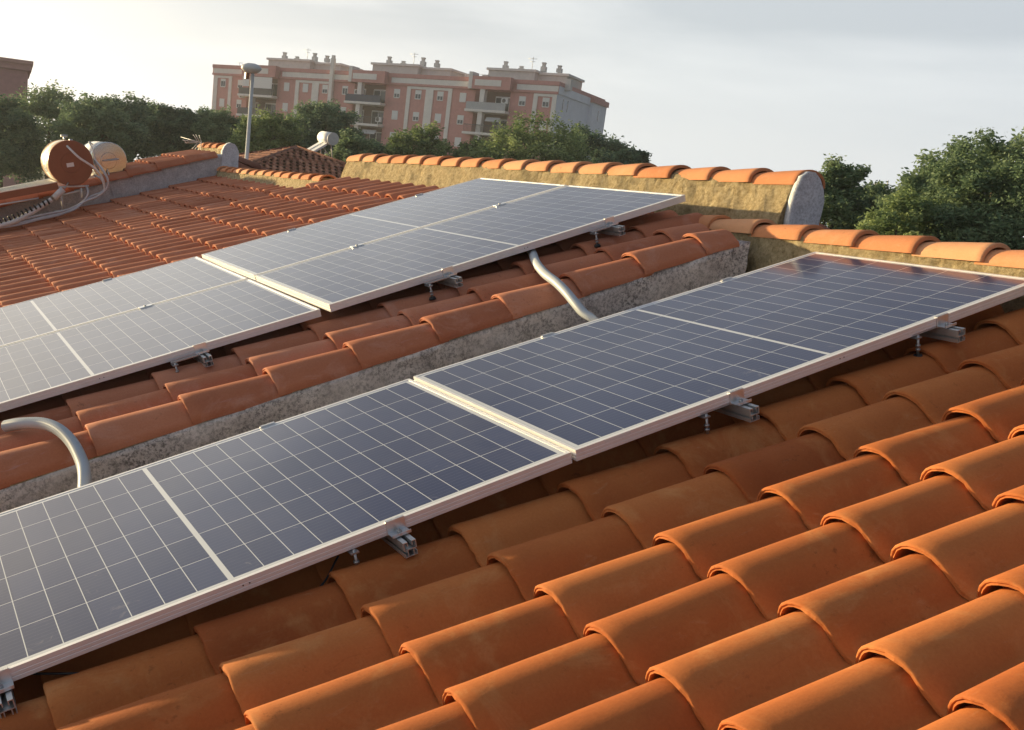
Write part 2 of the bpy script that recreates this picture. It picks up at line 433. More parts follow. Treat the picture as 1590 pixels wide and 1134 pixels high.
# rounded plaster stop at the near end of that ridge
poly = [(2.262, .48), (2.266, .78), (2.280, .885), (2.305, .955), (2.345, .984), (2.385, .982), (2.428, .955), (2.464, .905), (2.484, .85), (2.470, .48)]
rough_sweep('plaster_end', rcB, poly, .415, .452, M['endcap'], step=.02, amp=.004, freq=14)
# rendered gable wall under the verge tiles
def gable(parent, mat, y0, y1, xs, top, bot, name='side_wall', amp=.012):
    # thick wall in the xz plane, top follows the roof
    nx = 90; nz = 12; vs = []; fs = []
    for side, y in ((0, y0), (1, y1)):
        for i in range(nx+1):
            x = xs[0] + (xs[1]-xs[0])*i/nx; zt = top(x); zb = bot(x)
            for k in range(nz+1):
                z = zb + (zt - zb) * k / nz
                d = noise.fractal(Vector((x*7, side*5., z*9)), .8, 2.1, 4) * amp if side == 0 else 0
                vs.append((x, y + d, z))
    m = (nx+1)*(nz+1); q = nz+1
    for i in range(nx):
        for k in range(nz):
            fs.append((i*q+k, (i+1)*q+k, (i+1)*q+k+1, i*q+k+1)); fs.append((m+i*q+k+1, m+(i+1)*q+k+1, m+(i+1)*q+k, m+i*q+k))
        fs.append((i*q+nz, (i+1)*q+nz, m+(i+1)*q+nz, m+i*q+nz)); fs.append((m+i*q, m+(i+1)*q, (i+1)*q, i*q))
    fs.append(tuple(range(q))[::-1] + tuple()) if False else None
    fs.append((0, nz, m+nz, m)); fs.append((nx*q, m+nx*q, m+nx*q+nz, nx*q+nz))
    b = MB(); b.add(vs, fs, True); return b.build(name, mat, parent, world_in(parent))
zB = lambda x: O3.z + (x - O3.x) * math.tan(TH_B) - .163 / math.cos(TH_B)
zA = lambda x: x * math.tan(TH_A) - .168 / math.cos(TH_A)
gable(houseB, M['wall_b'], .378, .50, (-4.0, 1.99), lambda x: zB(x) - .010, lambda x: zA(x) - .15 if x < 2.2 else .3)
mb = MB(); mb.prism([(-3.85, GROUND), (2.35, GROUND), (2.35, .55), (-3.85, -1.42)], .42, 5.62); mb.prism([(2.35, GROUND), (5.6, GROUND), (5.6, -.5), (2.35, .55)], .42, 5.62)
mb.build('wall', M['house'], houseB, world_in(houseB))

# ---- roof C, lower roof further back
houseC = empty('terraced_house', loc=(0, 7.6, GROUND), label='house with the lower tiled roof between the step in the tiles and grey plaster wall', cat='house')
dzC = .125
MC = Matrix.Translation(O3 + nB * (-.163 - dzC)) @ frame_matrix((0, 0, 0), TH_B)
mb = MB()
tiled(mb, -.842 - 9*LB, 17, 5.70 - O3.y + .09 , 18, LB, TB, seed=31, skip=lambda i, j: -.842 - 9*LB + i*LB > 1.85)
mb.build('roof', M['tile_b'], houseC, world_in(houseC, MC))
mb = MB(); mb.box((-4.25, 4.60, -.11), (2.05, 8.62, -.006)); mb.build('roof_deck', M['mortar'], houseC, world_in(houseC, MC))
back_slope(houseC, 2.12, .50, 5.7, 18, 9, M['tile_b'], T=.211, L=.37, th=TH_B)
lipsC = [6.0 + .2803 * k for k in range(14)]
rcC = caps('ridge', houseC, 1.995, 2.185, .645, .066, lipsC, .2803, -.0098, M['cap'], seed=13, n=10)
rcC.matrix_local = world_in(houseC)
rough_sweep('mortar', rcC, [(1.90, .38), (1.93, .50), (1.985, .60), (2.01, .665), (2.05, .69), (2.13, .69), (2.17, .66), (2.24, .5), (2.25, .38)], 6.02, 9.48, M['mortar'], step=.03, amp=.011, freq=9, slope=-.0098)
mb = MB(); mb.prism([(-3.85, GROUND), (2.05, GROUND), (2.05, .3), (-3.85, -1.55)], 5.76, 9.4); mb.prism([(2.05, GROUND), (5.4, GROUND), (5.4, -.7), (2.05, .3)], 5.76, 9.4)
mb.build('wall', M['house'], houseC, world_in(houseC))

# ---- roof D, narrow raised roof at the far left
houseD = empty('terraced_house', loc=(0, 10.1, GROUND), label='house with a narrow raised tile strip above the grey plaster wall at far left', cat='house')
zD = lambda x: .585 + (x - 1.343) * math.tan(rad(18.5))
TH_D = rad(18.5); LD = .364
MD = Matrix.Translation((1.586, 9.50, zD(1.586) + .01)) @ frame_matrix((0, 0, 0), TH_D)
mb = MB(); tiled(mb, -11*LD, 13, 0, 6, LD, .211, seed=41, verge=True, skip=lambda i, j: i > 11 + (0))
mb.build('roof', M['tile_b'], houseD, world_in(houseD, MD))
mb = MB(); mb.box((-4.3, -.05, -.10), (.62, 1.13, -.010)); mb.build('roof_deck', M['wall_d'], houseD, world_in(houseD, MD))
back_slope(houseD, 2.22, .79, 9.45, 6, 9, M['tile_far'], T=.2, L=.37, th=TH_D)
rcD = caps('ridge', houseD, 2.07, 2.25, .90, .07, [9.50, 9.80, 10.10, 10.40], .30, 0, M['cap'], seed=14, n=10)
rcD.matrix_local = world_in(houseD)
rough_sweep('mortar', rcD, [(2.05, .72), (2.06, .82), (2.085, .91), (2.12, .945), (2.20, .945), (2.235, .91), (2.26, .82), (2.27, .70)], 9.49, 10.66, M['mortar'], step=.04, amp=.008)
rough_sweep('plaster_end', rcD, [(2.045, .62), (2.05, .88), (2.075, .94), (2.11, .975), (2.155, .987), (2.20, .975), (2.235, .94), (2.262, .88), (2.27, .62)], 9.42, 9.488, M['endcap'], step=.03, amp=.006)
gable(houseD, M['wall_d'], 9.435, 9.60, (-4.0, 2.26), lambda x: zD(x) + .012, lambda x: zD(x) - .5, amp=.01)
mb = MB(); mb.prism([(-3.85, GROUND), (2.25, GROUND), (2.25, .6), (-3.85, -1.3)], 9.55, 10.6); mb.prism([(2.25, GROUND), (5.4, GROUND), (5.4, -.4), (2.25, .6)], 9.55, 10.6)
mb.build('wall', M['house'], houseD, world_in(houseD))

# ------------------------------------------------------------------ solar panels
P, W, HT = 2.094, 1.038, .035
def make_frame():
    mb = MB()
    # four mitred sides swept from one section: outer wall with two shallow grooves, top lip, bottom flange
    sec = [(0, 0), (0, -.0105), (.0012, -.0115), (.0012, -.0135), (0, -.0145), (0, -.0215), (.0010, -.0225), (.0010, -.0245), (0, -.0255), (0, -HT),
           (.028, -HT), (.028, -HT+.002), (.0022, -HT+.002), (.0022, -.005), (.011, -.005), (.011, 0)]
    n = len(sec); vs = []; fs = []
    cs = [(-P/2, -W/2, 1, 1), (P/2, -W/2, -1, 1), (P/2, W/2, -1, -1), (-P/2, W/2, 1, -1)]
    for cx, cy, sx, sy in cs:
        for d, z in sec: vs.append((cx + sx*d, cy + sy*d, z))
    for c in range(4):
        a, b = c*n, ((c+1) % 4)*n
        for k in range(n): fs.append((a+k, b+k, b+(k+1) % n, a+(k+1) % n)[::-1])
    mb.add(vs, fs)
    return mb
def make_panel():
    r = empty('photovoltaic_module')
    make_frame().build('frame', M['frame'], r)
    mb = MB(); mb.box((-P/2+.0025, -W/2+.0025, -.0075), (P/2-.0025, W/2-.0025, -.0016)); mb.build('cell_sheet', M['cells'], r)
    return r
def part_copy(o, parent):
    c = o.copy(); C.objects.link(c); c.parent = parent
    for ch in o.children: part_copy(ch, c)
    return c
proto = make_panel()
A2m = frame_matrix((0, 0, 0), rad(16.81), rad(-.1), rad(-.4))
A1m = frame_matrix((-.00969, .01143, -.01041), rad(17.66), rad(.1), rad(-.5))
A3m = frame_matrix(tuple(O3), rad(18.69), rad(.1), rad(0.))
A5m = frame_matrix((-.01347, .93386, .11069), rad(18.06), rad(-.2), rad(.3))
GF = 'dark solar panels of the front pair'; GB = 'pale grey solar panels of the rear array'
first = True
for m, cx, cy, lab, g in [
    (A2m, P/2, -W/2, 'right one of the two dark blue front solar panels, reaching the ridge', GF),
    (A1m, -P/2, -W/2, 'left one of the two dark blue front solar panels, cut by the photo edge', GF),
    (A3m, P/2, W/2, 'pale rear solar panel with its near edge above the right hand conduit', GB),
    (A3m, P/2, W*1.5 + .02, 'pale rear solar panel farthest back, its top edge at the long sandy ridge', GB),
    (A5m, -P/2, W/2, 'pale rear solar panel at the left, nearer row, above the open ended conduit', GB),
    (A5m, -P/2, W*1.5 + .02, 'pale rear solar panel at the left, farther row, beside the open tiled roof', GB)]:
    o = proto if first else part_copy(proto, None); first = False
    o.matrix_world = m @ Matrix.Translation((cx, cy, 0)); tag(o, lab, 'solar panel', g)
# maker's plate on the frame of the right front panel
pan2 = bpy.data.objects['photovoltaic_module']
mb = MB(); mb.box((-P/2+.105, -W/2-.0006, -.0105), (-P/2+.20, -W/2+.0005, -.0035)); lb = mb.build('sticker', M['label'], pan2)
for pn, sgn in ((pan2, 1),):
    pass
# drain holes next to the middle of each near frame side
def holes(panel):
    mb = MB()
    for dx in (.020, .038):
        mb.tube([(dx, -W/2-.0006, -.018), (dx, -W/2+.001, -.018)], .0022, 8)
    mb.build('frame_holes', M['rubber'], panel)
for o in [q for q in list(C.objects) if q.name.startswith('photovoltaic_module')]: holes(o)

# ------------------------------------------------------------------ mounting rails with clamps and hanger bolts
def make_rail(y0, y1, mids, rod_y, rod_len, far_clamp=True, near_y=None, far_y=None):
    r = empty('mounting_rail')
    # section in (x,z): open top channel over a box, feet below
    mb = MB(); t = .0025; w = .019; h = .044; top = -HT - .0005
    def bar(x0, x1, z0, z1): mb.box((x0, y0, top + z0), (x1, y1, top + z1))
    bar(-w, -w+t, -.024, 0); bar(w-t, w, -.024, 0)
    bar(-w+t, -.006, -t, 0); bar(.006, w-t, -t, 0)
    bar(-.006-t, -.006, -.012, -t); bar(.006, .006+t, -.012, -t)
    bar(-w+t, w-t, -.024, -.024+t)
    bar(-.010, -.010+t, -h+t, -.024); bar(.010-t, .010, -h+t, -.024)
    bar(-w, w, -h, -h+t); bar(-w, -w+t, -h+t, -h+.012); bar(w-t, w, -h+t, -h+.012)
    mb.build('rail', M['rail'], r)
    def end_clamp(y, s):        # s=-1 : clamp at the near (-y) edge
        c = MB(); hw = .028
        c.box((-hw, y - s*.010 if s < 0 else y - .010, .0005), (hw, y + .010 if s < 0 else y + .010 , .0035)) if False else None
        a = y; o = s*.0035
        def bx(ya, yb, za, zb): c.box((-hw, min(ya, yb), za), (hw, max(ya, yb), zb))
        bx(a - s*.009, a + o, .0008, .0036)                 # lip over the frame
        for k in range(3): c.box((-hw, min(a - s*.007 + s*k*.004, a - s*.005 + s*k*.004), .0036), (hw, max(a - s*.007 + s*k*.004, a - s*.005 + s*k*.004), .0046))
        bx(a + s*.0008, a + s*.0040, -.036, .0008)          # upright
        bx(a + s*.0040, a + s*.036, -.0325, -.0295)         # foot
        bx(a + s*.033, a + s*.036, -.0295, -.024)
        e = c.build('end_clamp', M['alu'], r)
        b = MB(); b.tube([(0, a + s*.019, -.0295), (0, a + s*.019, -.0215)], .0065, 6); b.tube([(0, a + s*.019, -.0215), (0, a + s*.019, -.0185)], .0035, 8)
        b.build('bolt', M['steel'], e)
    end_clamp(near_y, -1); 
    if far_clamp: end_clamp(far_y, 1)
    for ym in mids:
        c = MB(); c.box((-.035, ym - .019, .0008), (.035, ym + .019, .0038)); c.box((-.035, ym-.004, -.03), (.035, ym+.004, .0008))
        e = c.build('mid_clamp', M['alu'], r)
        b = MB(); b.tube([(0, ym, .0038), (0, ym, .0085)], .0065, 6); b.build('bolt', M['steel'], e)
    for ry in rod_y:
        hb = MB(); x = -.135
        hb.tube([(x, ry, top + .004), (x, ry, -rod_len)], .0045, 8)
        hb.tube([(x, ry, -HT - .030), (x, ry, -HT - .037)], .0085, 6); hb.tube([(x, ry, -HT - .044), (x, ry, -HT - .051)], .0085, 6)
        e = hb.build('hanger_bolt', M['steel'], r)
        g = MB(); g.tube([(x, ry, -rod_len + .010), (x, ry, -rod_len - .002)], [.014, .018], 14); g.build('washer', M['rubber'], e)
        pl = MB(); pl.box((x - .012, ry + .012, -HT + .001), (-w - .001, ry + .036, -HT + .006)); pl.box((x - .012, ry - .006, -HT - .008), (x + .012, ry + .036, -HT - .004)); pl.build('adapter_plate', M['steel'], r)
    return r
railF = make_rail(-W - .075, .045, [], (-W - .012, -.22), .112, near_y=-W, far_y=0)
railB = make_rail(-.095, 2*W + .07, [W + .01], (-.06, W + .3), .105, near_y=0, far_y=2*W + .02)
GR = 'mounting rails under the front pair of panels'; GRB = 'mounting rails under the rear array'
used = set()
for m, s, base, lab, g in [
    (A2m, 1.56, railF, 'front aluminium rail with clamp nearest the right edge of the photo', GR),
    (A2m, .615, railF, 'front aluminium rail with clamp under the left half of the right front panel', GR),
    (A1m, -.585, railF, 'front aluminium rail with clamp under the right half of the left front panel', GR),
    (A1m, -1.635, railF, 'aluminium rail with clamp at the bottom left corner of the photo', GR),
    (A3m, 1.59, railB, 'aluminium rail with clamp under the far right end of the rear array, near the ridge', GRB),
    (A3m, .625, railB, 'rear aluminium rail with clamp next left of the right hand grey conduit', GRB),
    (A5m, -.58, railB, 'aluminium rail with clamp under the left block of the rear array', GRB)]:
    o = base if base.name not in used else part_copy(base, None); used.add(base.name)
    o.matrix_world = m @ Matrix.Translation((s, 0, 0)); tag(o, lab, 'mounting rail', g)

# ------------------------------------------------------------------ conduits and cable
def spline(pts, n):
    pts = [Vector(p) for p in pts]; q = [pts[0]*2 - pts[1]] + pts + [pts[-1]*2 - pts[-2]]; out = []
    for i in range(1, len(q)-2):
        for k in range(n):
            t = k / n; a, b, c, d = q[i-1], q[i], q[i+1], q[i+2]
            out.append(.5*((2*b) + (c-a)*t + (2*a-5*b+4*c-d)*t*t + (3*b-a-3*c+d)*t**3))
    out.append(q[-2]); return out
def resample(pts, step):
    out = [pts[0]]; acc = 0
    for a, b in zip(pts, pts[1:]):
        l = (b - a).length; d = step - acc
        while d <= l and l > 0: out.append(a.lerp(b, d / l)); d += step
        acc = (acc + l) % step
    return out
def conduit(pts, label, r=.0215):
    p = resample(spline([tuple(q) for q in pts], 40), .0055)
    mb = MB(); mb.tube(p, r, 14, ribs=.10)
    o = mb.build('conduit', M['conduit']); tag(o, label, 'conduit')
conduit([aty(1.15, 823, 386), aty(.94, 827, 394), aty(.72, 833, 409), aty(.52, 846, 425), aty(.38, 864, 439), aty(.27, 880, 455), aty(.19, 894, 472), aty(.13, 907, 487), aty(.08, 922, 498), aty(.05, 938, 520)],
        'corrugated grey conduit dropping from the right rear panel over the edge tiles', .0195)
conduit([aty(.74, 8, 662), aty(.67, 32, 658), aty(.58, 66, 658), aty(.47, 92, 668), aty(.36, 112, 688), aty(.25, 126, 715), aty(.17, 131, 738), aty(.08, 130, 775)],
        'corrugated grey conduit with an open end curving down at the left edge')
mb = MB(); wp = A1m @ Vector((-.62, -.98, -.055)); 
mb.tube(spline([A1m @ Vector((-.75, -1.0, -.06)), A1m @ Vector((-.85, -1.06, -.10)), A1m @ Vector((-1.05, -1.12, -.104)), A1m @ Vector((-1.35, -1.10, -.085)), A1m @ Vector((-1.6, -.98, -.05))], 12), .003, 8)
tag(mb.build('cable', M['black']), 'thin black cable sagging under the left front panel', 'cable')
mb = MB(); wp = MA @ Vector((1.52, -1.52, .07))
vs = []
for k in range(7):
    for j in range(10):
        a = math.pi * k / 6; b = 2*math.pi*j/10; rr = .012 * (1 + .35*noise.noise(Vector((k*1.3, j*.9, 2))))
        vs.append((wp.x + rr*1.3*math.sin(a)*math.cos(b), wp.y + rr*math.sin(a)*math.sin(b), wp.z + rr*.6*math.cos(a)))
fs = [(k*10+j, k*10+(j+1) % 10, (k+1)*10+(j+1) % 10, (k+1)*10+j) for k in range(6) for j in range(10)]
b_ = MB(); b_.add(vs, fs, True); tag(b_.build('mortar_crumb', M['endcap']), 'small pale mortar crumb on the lip of a lit front tile near the right edge', 'crumb')

# ------------------------------------------------------------------ solar water heaters
def disc_ring(mb, c, r0, r1, y, n=40):
    pass
def heater(name, xc, zc, r, ya, yb, body, face, label, col_slope, col_len, col_w, col_y0, thick=.09, side=None, hoses=True, mat_top=None, z_drop=.0, x_start=None):
    root = empty(name, loc=(xc, (ya+yb)/2, zc - r - .3), label=label, cat='water heater', group='rooftop solar water heaters')
    inv = Matrix.Translation(-root.location)
    n = 40; mb = MB()
    def cyl(b, y0, y1, r0, r1=None, n=n):
        r1 = r0 if r1 is None else r1
        vs = [(xc + r0*math.cos(2*math.pi*k/n), y0, zc + r0*math.sin(2*math.pi*k/n)) for k in range(n)] + [(xc + r1*math.cos(2*math.pi*k/n), y1, zc + r1*math.sin(2*math.pi*k/n)) for k in range(n)]
        b.add(vs, [(k, (k+1) % n, n+(k+1) % n, n+k) for k in range(n)] + [tuple(range(n))[::-1], tuple(range(n, 2*n))], [True]*n + [False, False])
    cyl(mb, ya + .03, yb - .03, r * .985); tank = mb.build('tank', body, root, inv)
    mb = MB(); cyl(mb, ya + .012, ya + .05, r); cyl(mb, ya, ya + .012, r * .97, r); cyl(mb, ya - .006, ya, r * .42, r * .44)
    mb.build('end_cap', face, tank); mb = MB(); cyl(mb, yb - .05, yb, r); mb.build('end_cap', face, tank)
    # collector box sloping down towards -x
    th = math.atan(col_slope); xs = xc - r * .55 if x_start is None else x_start; zs = zc - r * .86 - z_drop
    Mc = Matrix.Translation((xs, col_y0, zs)) @ Matrix.Rotation(-th, 4, 'Y')
    mb = MB(); mb.box((-col_len, 0, -thick), (0, col_w, 0), Mc); colr = mb.build('collector', side or face, root, inv)
    mb = MB(); mb.box((-col_len + .03, .03, .0), (-.03, col_w - .03, .004), Mc); mb.build('glass', mat_top or M['solar_black'], colr)
    mb = MB()
    for a, b in (((-col_len, 0, .0), (0, .028, .012)), ((-col_len, col_w - .028, 0), (0, col_w, .012)), ((-col_len, 0.028, 0), (-col_len+.028, col_w-.028, .012)), ((-.028, .028, 0), (0, col_w-.028, .012)), ((-col_len+.03, col_w*.33, .001), (-.03, col_w*.33+.02, .0125)), ((-col_len+.03, col_w*.66, .001), (-.03, col_w*.66+.02, .0125))):
        mb.box(a, b, Mc)
    mb.build('trim', M['cream'], colr)
    return root, inv, tank, cyl
root, inv, tank, cyl = heater('solar_water_heater', .112, .543, .252, 8.80, 9.36, M['cream'], M['copper'],
    'solar water heater with a brown round end and cream tank, nearest one at the left', .285, 2.6, .56, 8.80, thick=.075, z_drop=.012, x_start=-.03)
# beige bands and the printed plate on the sunlit flank
def band(y0, y1, a0, a1, r, mat, name, off=.0015, n=18):
    b = MB(); vs = []; fs = []
    for k in range(n+1):
        a = a0 + (a1-a0)*k/n
        for y in (y0, y1): vs.append((.112 + (r+off)*math.cos(a), y, .543 + (r+off)*math.sin(a)))
        for y in (y1, y0): vs.append((.112 + (r-.001)*math.cos(a), y, .543 + (r-.001)*math.sin(a)))
    for k in range(n):
        q = k*4; fs += [(q, q+1, q+5, q+4), (q+1, q+2, q+6, q+5), (q+2, q+3, q+7, q+6), (q+3, q, q+4, q+7)]
    fs += [(0, 3, 2, 1), (n*4, n*4+1, n*4+2, n*4+3)]
    b.add(vs, fs, False); return b.build(name, mat, tank)
band(8.855, 8.94, 0, 2*math.pi - .01, .249, M['sand_band'], 'band', n=44)
band(9.24, 9.305, 0, 2*math.pi - .01, .249, M['sand_band'], 'band', n=44)
band(8.97, 9.21, rad(140), rad(222), .249, M['white'], 'nameplate')
# emblem : an orange shield, and a line of dark capital letters below it
b = MB()
sh = [(-.075, .05), (0, .066), (.075, .05), (.07, -.01), (.04, -.05), (0, -.075), (-.04, -.05), (-.07, -.01)]
def onflank(u, v, off=.0035):      # u along the tank, v up the flank
    a = rad(172) - v / .252; return (.112 + (.2505+off)*math.cos(a), 9.09 + u, .543 + (.2505+off)*math.sin(a))
b.add([onflank(*q, .004) for q in sh] + [onflank(0, 0, .0045)], [((i+1) % 8, i, 8) for i in range(8)]); b.build('emblem', M['orange'], tank)
b = MB()
def stroke(u0, v0, u1, v1, w=.008):
    du, dv = u1-u0, v1-v0; l = math.hypot(du, dv); nu, nv = -dv/l*w, du/l*w
    b.add([onflank(u0+nu, v0+nv), onflank(u1+nu, v1+nv), onflank(u1-nu, v1-nv), onflank(u0-nu, v0-nv)], [(0, 1, 2, 3)])
LET = {'K': [(0,0,0,1),(0,.5,.7,1),(0,.5,.7,0)], 'O': [(0,0,0,1),(0,1,.7,1),(.7,1,.7,0),(.7,0,0,0)], 'S': [(.7,1,0,1),(0,1,0,.5),(0,.5,.7,.5),(.7,.5,.7,0),(.7,0,0,0)], 'E': [(0,0,0,1),(0,1,.7,1),(0,.5,.6,.5),(0,0,.7,0)], 'N': [(0,0,0,1),(0,1,.7,0),(.7,0,.7,1)]}
for i, ch in enumerate('KOSN'):
    u0 = .095 - i*.053
    for x0, z0, x1, z1 in LET[ch]: stroke(u0 - x0*.045, -.165 + z0*.075, u0 - x1*.045, -.165 + z1*.075, .004)
b.build('lettering', M['ink'], tank)
mb = MB(); mb.box((.065, 8.790, .500), (.145, 8.796, .545), Matrix.Translation((.105, 8.8, .52)) @ Matrix.Rotation(rad(-14), 4, 'Y') @ Matrix.Translation((-.105, -8.8, -.52))); mb.build('sticker', M['label'], tank)
# vents on top
mb = MB(); mb.tube([(.09, 9.2, .78), (.09, 9.2, .835)], .012, 8); mb.tube([(.05, 9.2, .835), (.13, 9.2, .84)], .014, 8); mb.build('valve', M['steel'], root, inv)
mb = MB(); mb.tube([(.14, 9.05, .78), (.14, 9.05, .81)], .02, 8); mb.build('valve', M['steel'], root, inv)
def px_tube(pts, r, mat, name='hose', parent=root, iv=inv, n=9):
    mb = MB(); mb.tube(resample(spline([tuple(aty(y, u, v)) for y, u, v in pts], 14), .02), r, n); return mb.build(name, mat, parent, iv)
px_tube([(8.80, 104, 227), (8.72, 112, 235), (8.68, 124, 246), (8.66, 145, 260), (8.66, 158, 275), (8.68, 162, 290), (8.7, 163, 300)], .0125, M['foam'])
px_tube([(8.9, 147, 249), (8.72, 158, 262), (8.66, 167, 278), (8.68, 166, 292), (8.70, 152, 305), (8.72, 134, 312), (8.72, 118, 322), (8.7, 95, 333), (8.7, 60, 341), (8.7, 25, 350), (8.7, -20, 356)], .0135, M['hose'])
px_tube([(8.85, 146, 272), (8.76, 158, 279), (8.74, 161, 296), (8.76, 140, 306), (8.72, 128, 316), (8.7, 110, 328), (8.7, 70, 337), (8.7, 30, 346), (8.7, -20, 352)], .012, M['hose'])
px_tube([(8.82, 134, 289), (8.74, 137, 300), (8.74, 130, 312), (8.72, 118, 320), (8.71, 100, 327), (8.7, 60, 335), (8.7, 28, 342)], .011, M['hose'])
px_tube([(8.80, 106, 284), (8.76, 101, 292), (8.76, 98, 296)], .008, M['steel'], 'copper_stub')
pp = [(8.74, 98, 294), (8.74, 84, 308)]
mb = MB(); mb.tube([tuple(aty(*pp[0])), tuple(aty(*pp[1]))], .038, 12); mb.build('pipe_lagging', M['foam'], root, inv)
px_tube([(8.73, 80, 310), (8.72, 62, 322), (8.71, 42, 334), (8.7, 20, 345), (8.7, -20, 356)], .030, M['foam'], 'pipe_lagging')
mb = MB()
for t in range(13):
    f = t / 12; a = aty(8.71, 76 - 80*f, 313 + 35*f); bq = aty(8.71, 74 - 80*f, 314 + 35*f)
    mb.tube([tuple(a), tuple(a + (bq - a)*1.2)], .0325, 10)
mb.build('tape', M['black'], root, inv)
mb = MB()
for a, b_ in (((8.82, 70, 291), (8.82, 138, 289)), ((8.82, 95, 302), (8.82, 98, 326)), ((8.82, 95, 304), (8.82, 124, 296)), ((8.82, 126, 292), (8.82, 127, 307)), ((8.82, 84, 329), (8.82, 100, 327)), ((9.3, 95, 292), (9.3, 97, 318))):
    mb.tube([tuple(aty(*a)), tuple(aty(*b_))], .012, 6); mb.build('stand_strut', M['galv'], root, inv); mb = MB()
mb = MB(); mb.tube([tuple(aty(8.79, -30, 323)), tuple(aty(8.79, 60, 308))], .010, 6); mb.build('stand_rail', M['galv'], root, inv)

r2, inv2, tank2, _ = heater('solar_water_heater', .672, .607, .222, 9.55, 10.35, M['white'], M['chrome'],
    'solar water heater with a polished steel round end, just behind the brown one', .30, 1.9, .9, 9.62, thick=.07, side=M['white'])
mb = MB(); mb.tube(spline([(.60, 9.53, .60), (.70, 9.48, .62), (.78, 9.50, .64)], 6), .008, 8); mb.tube(spline([(.66, 9.54, .50), (.665, 9.46, .44), (.68, 9.44, .34), (.72, 9.42, .2)], 8), .007, 8)
mb.build('hose', M['hose'], r2, inv2)
mb = MB(); mb.tube(spline([(.50, 9.7, .78), (.44, 9.6, .80), (.47, 9.5, .72), (.5, 9.47, .6), (.58, 9.44, .48)], 8), .010, 8); mb.build('hose', M['foam'], r2, inv2)
mb = MB()
for yy in (9.6, 10.2):
    mb = MB()
    mb.tube([(.55, yy, .42), (.55, yy, .26)], .012, 6); mb.tube([(.80, yy, .42), (.80, yy, .36)], .012, 6); mb.tube([(.5, yy, .385), (.86, yy, .385)], .012, 6)
    mb.build('stand', M['galv'], r2, inv2)

# far heater on the pyramid roof : seen side on, so turned
A = at(40, 516, 216); c0 = at(40.2, 504, 215)
hr = empty('solar_water_heater', loc=(A[0], A[1], A[2] - .8), label='small distant white solar water heater on a stand above the brown pyramid roof', cat='water heater', group='rooftop solar water heaters')
hi = Matrix.Translation(-hr.location)
a = Vector(at(40.0, 517, 216)); b_ = Vector(at(40.9, 501, 213.5))
mb = MB(); mb.tube([a, b_], .235, 24); tk = mb.build('tank', M['white'], hr, hi)
d = (a - b_).normalized(); mb = MB(); mb.tube([a, a + d*.03], .24, 24); mb.tube([a + d*.03, a + d*.04], .10, 16); mb.build('end_cap', M['galv'], tk)
q0 = Vector(at(40.2, 505, 222)); q1 = Vector(at(40.8, 492, 222)); q2 = Vector(at(40.2, 470, 238)); 
side = (a - b_) * .8; dn = (Vector(at(39.8, 481, 239)) - Vector(at(40.1, 507, 224)))
s0 = Vector(at(40.1, 508, 222.5)); mb = MB(); th_ = Vector((0, 0, -.09))
vs = [s0, s0 + dn, s0 + dn - side, s0 - side]; vs += [v + th_ for v in vs]
mb.add(vs, [(0,1,2,3),(7,6,5,4),(0,4,5,1),(1,5,6,2),(2,6,7,3),(3,7,4,0)]); cl = mb.build('collector', M['white'], hr, hi)
mb = MB(); mid = s0 - side*.5 + Vector((0, 0, .012)); mb.tube([mid, mid + dn], .02, 5); mb.build('trim', M['galv'], cl)
mb = MB()
for u in (497, 514): mb.tube([Vector(at(40.3, u, 224)), Vector(at(40.3, u + 2, 246))], .025, 6)
mb.tube([Vector(at(40.3, 499, 226)), Vector(at(40.3, 512, 243))], .02, 6); mb.build('stand', M['galv'], hr, hi)

# ------------------------------------------------------------------ pyramid roofed house behind
A = Vector(at(38, 460, 231)); hp = empty('house', loc=(A.x, A.y, GROUND), label='low house with a brown mottled pyramid roof behind the small ridge', cat='house')
ip = Matrix.Translation(-hp.location); half = 4.2; thp = rad(17); zt = A.z
mb = MB(); mr = MB()
for k in range(4):
    psi = rad(k*90)
    # each face: courses run parallel to the eave; the direction up the slope points to the apex
    up = Vector((math.cos(psi)*math.cos(thp), math.sin(psi)*math.cos(thp), math.sin(thp)))
    th_v = Vector((-math.sin(psi), math.cos(psi), 0)); nn = up.cross(th_v)
    S = half / math.cos(thp); L_, T_ = .36, .24; ns = int(S / L_)
    tv, tf, ts = tile_template(L_, hi=False)
    Mf = Matrix((up, th_v, nn)).transposed()
    rr = random.Random(60 + k)
    for i in range(ns + 1):
        s = -S + i * L_; wdt = -s * math.cos(thp); cnt = int(2 * wdt / T_)
        for j in range(cnt):
            y = -wdt + (j + .5) * T_ + (2*wdt - cnt*T_) / 2
            v = np.array([tuple(A + Mf @ Vector((p[0] + s, p[1] + y, p[2]))) for p in tv])
            mb.add(v, tf, list(ts), tint=min(1, max(0, rr.gauss(.5, .3))))
    e1 = A + Mf @ Vector((-S, half, -.01)); e2 = A + Mf @ Vector((-S, -half, -.01))
    mb.add([A - Vector((0, 0, .01)), e1, e2], [(0, 1, 2)], tint=.4)
    mr.tube([A + Vector((0, 0, .03)), e1 + Vector((0, 0, .05))], .09, 8)
rf = mb.build('roof', M['tile_far'], hp, ip); mr.build('hip_ridge', M['tile_far'], rf)
mb = MB(); zb = zt - half*math.tan(thp); mb.box((A.x-half+.4, A.y-half+.4, GROUND), (A.x+half-.4, A.y+half-.4, zb - .02)); mb.build('wall', M['house'], hp, ip)

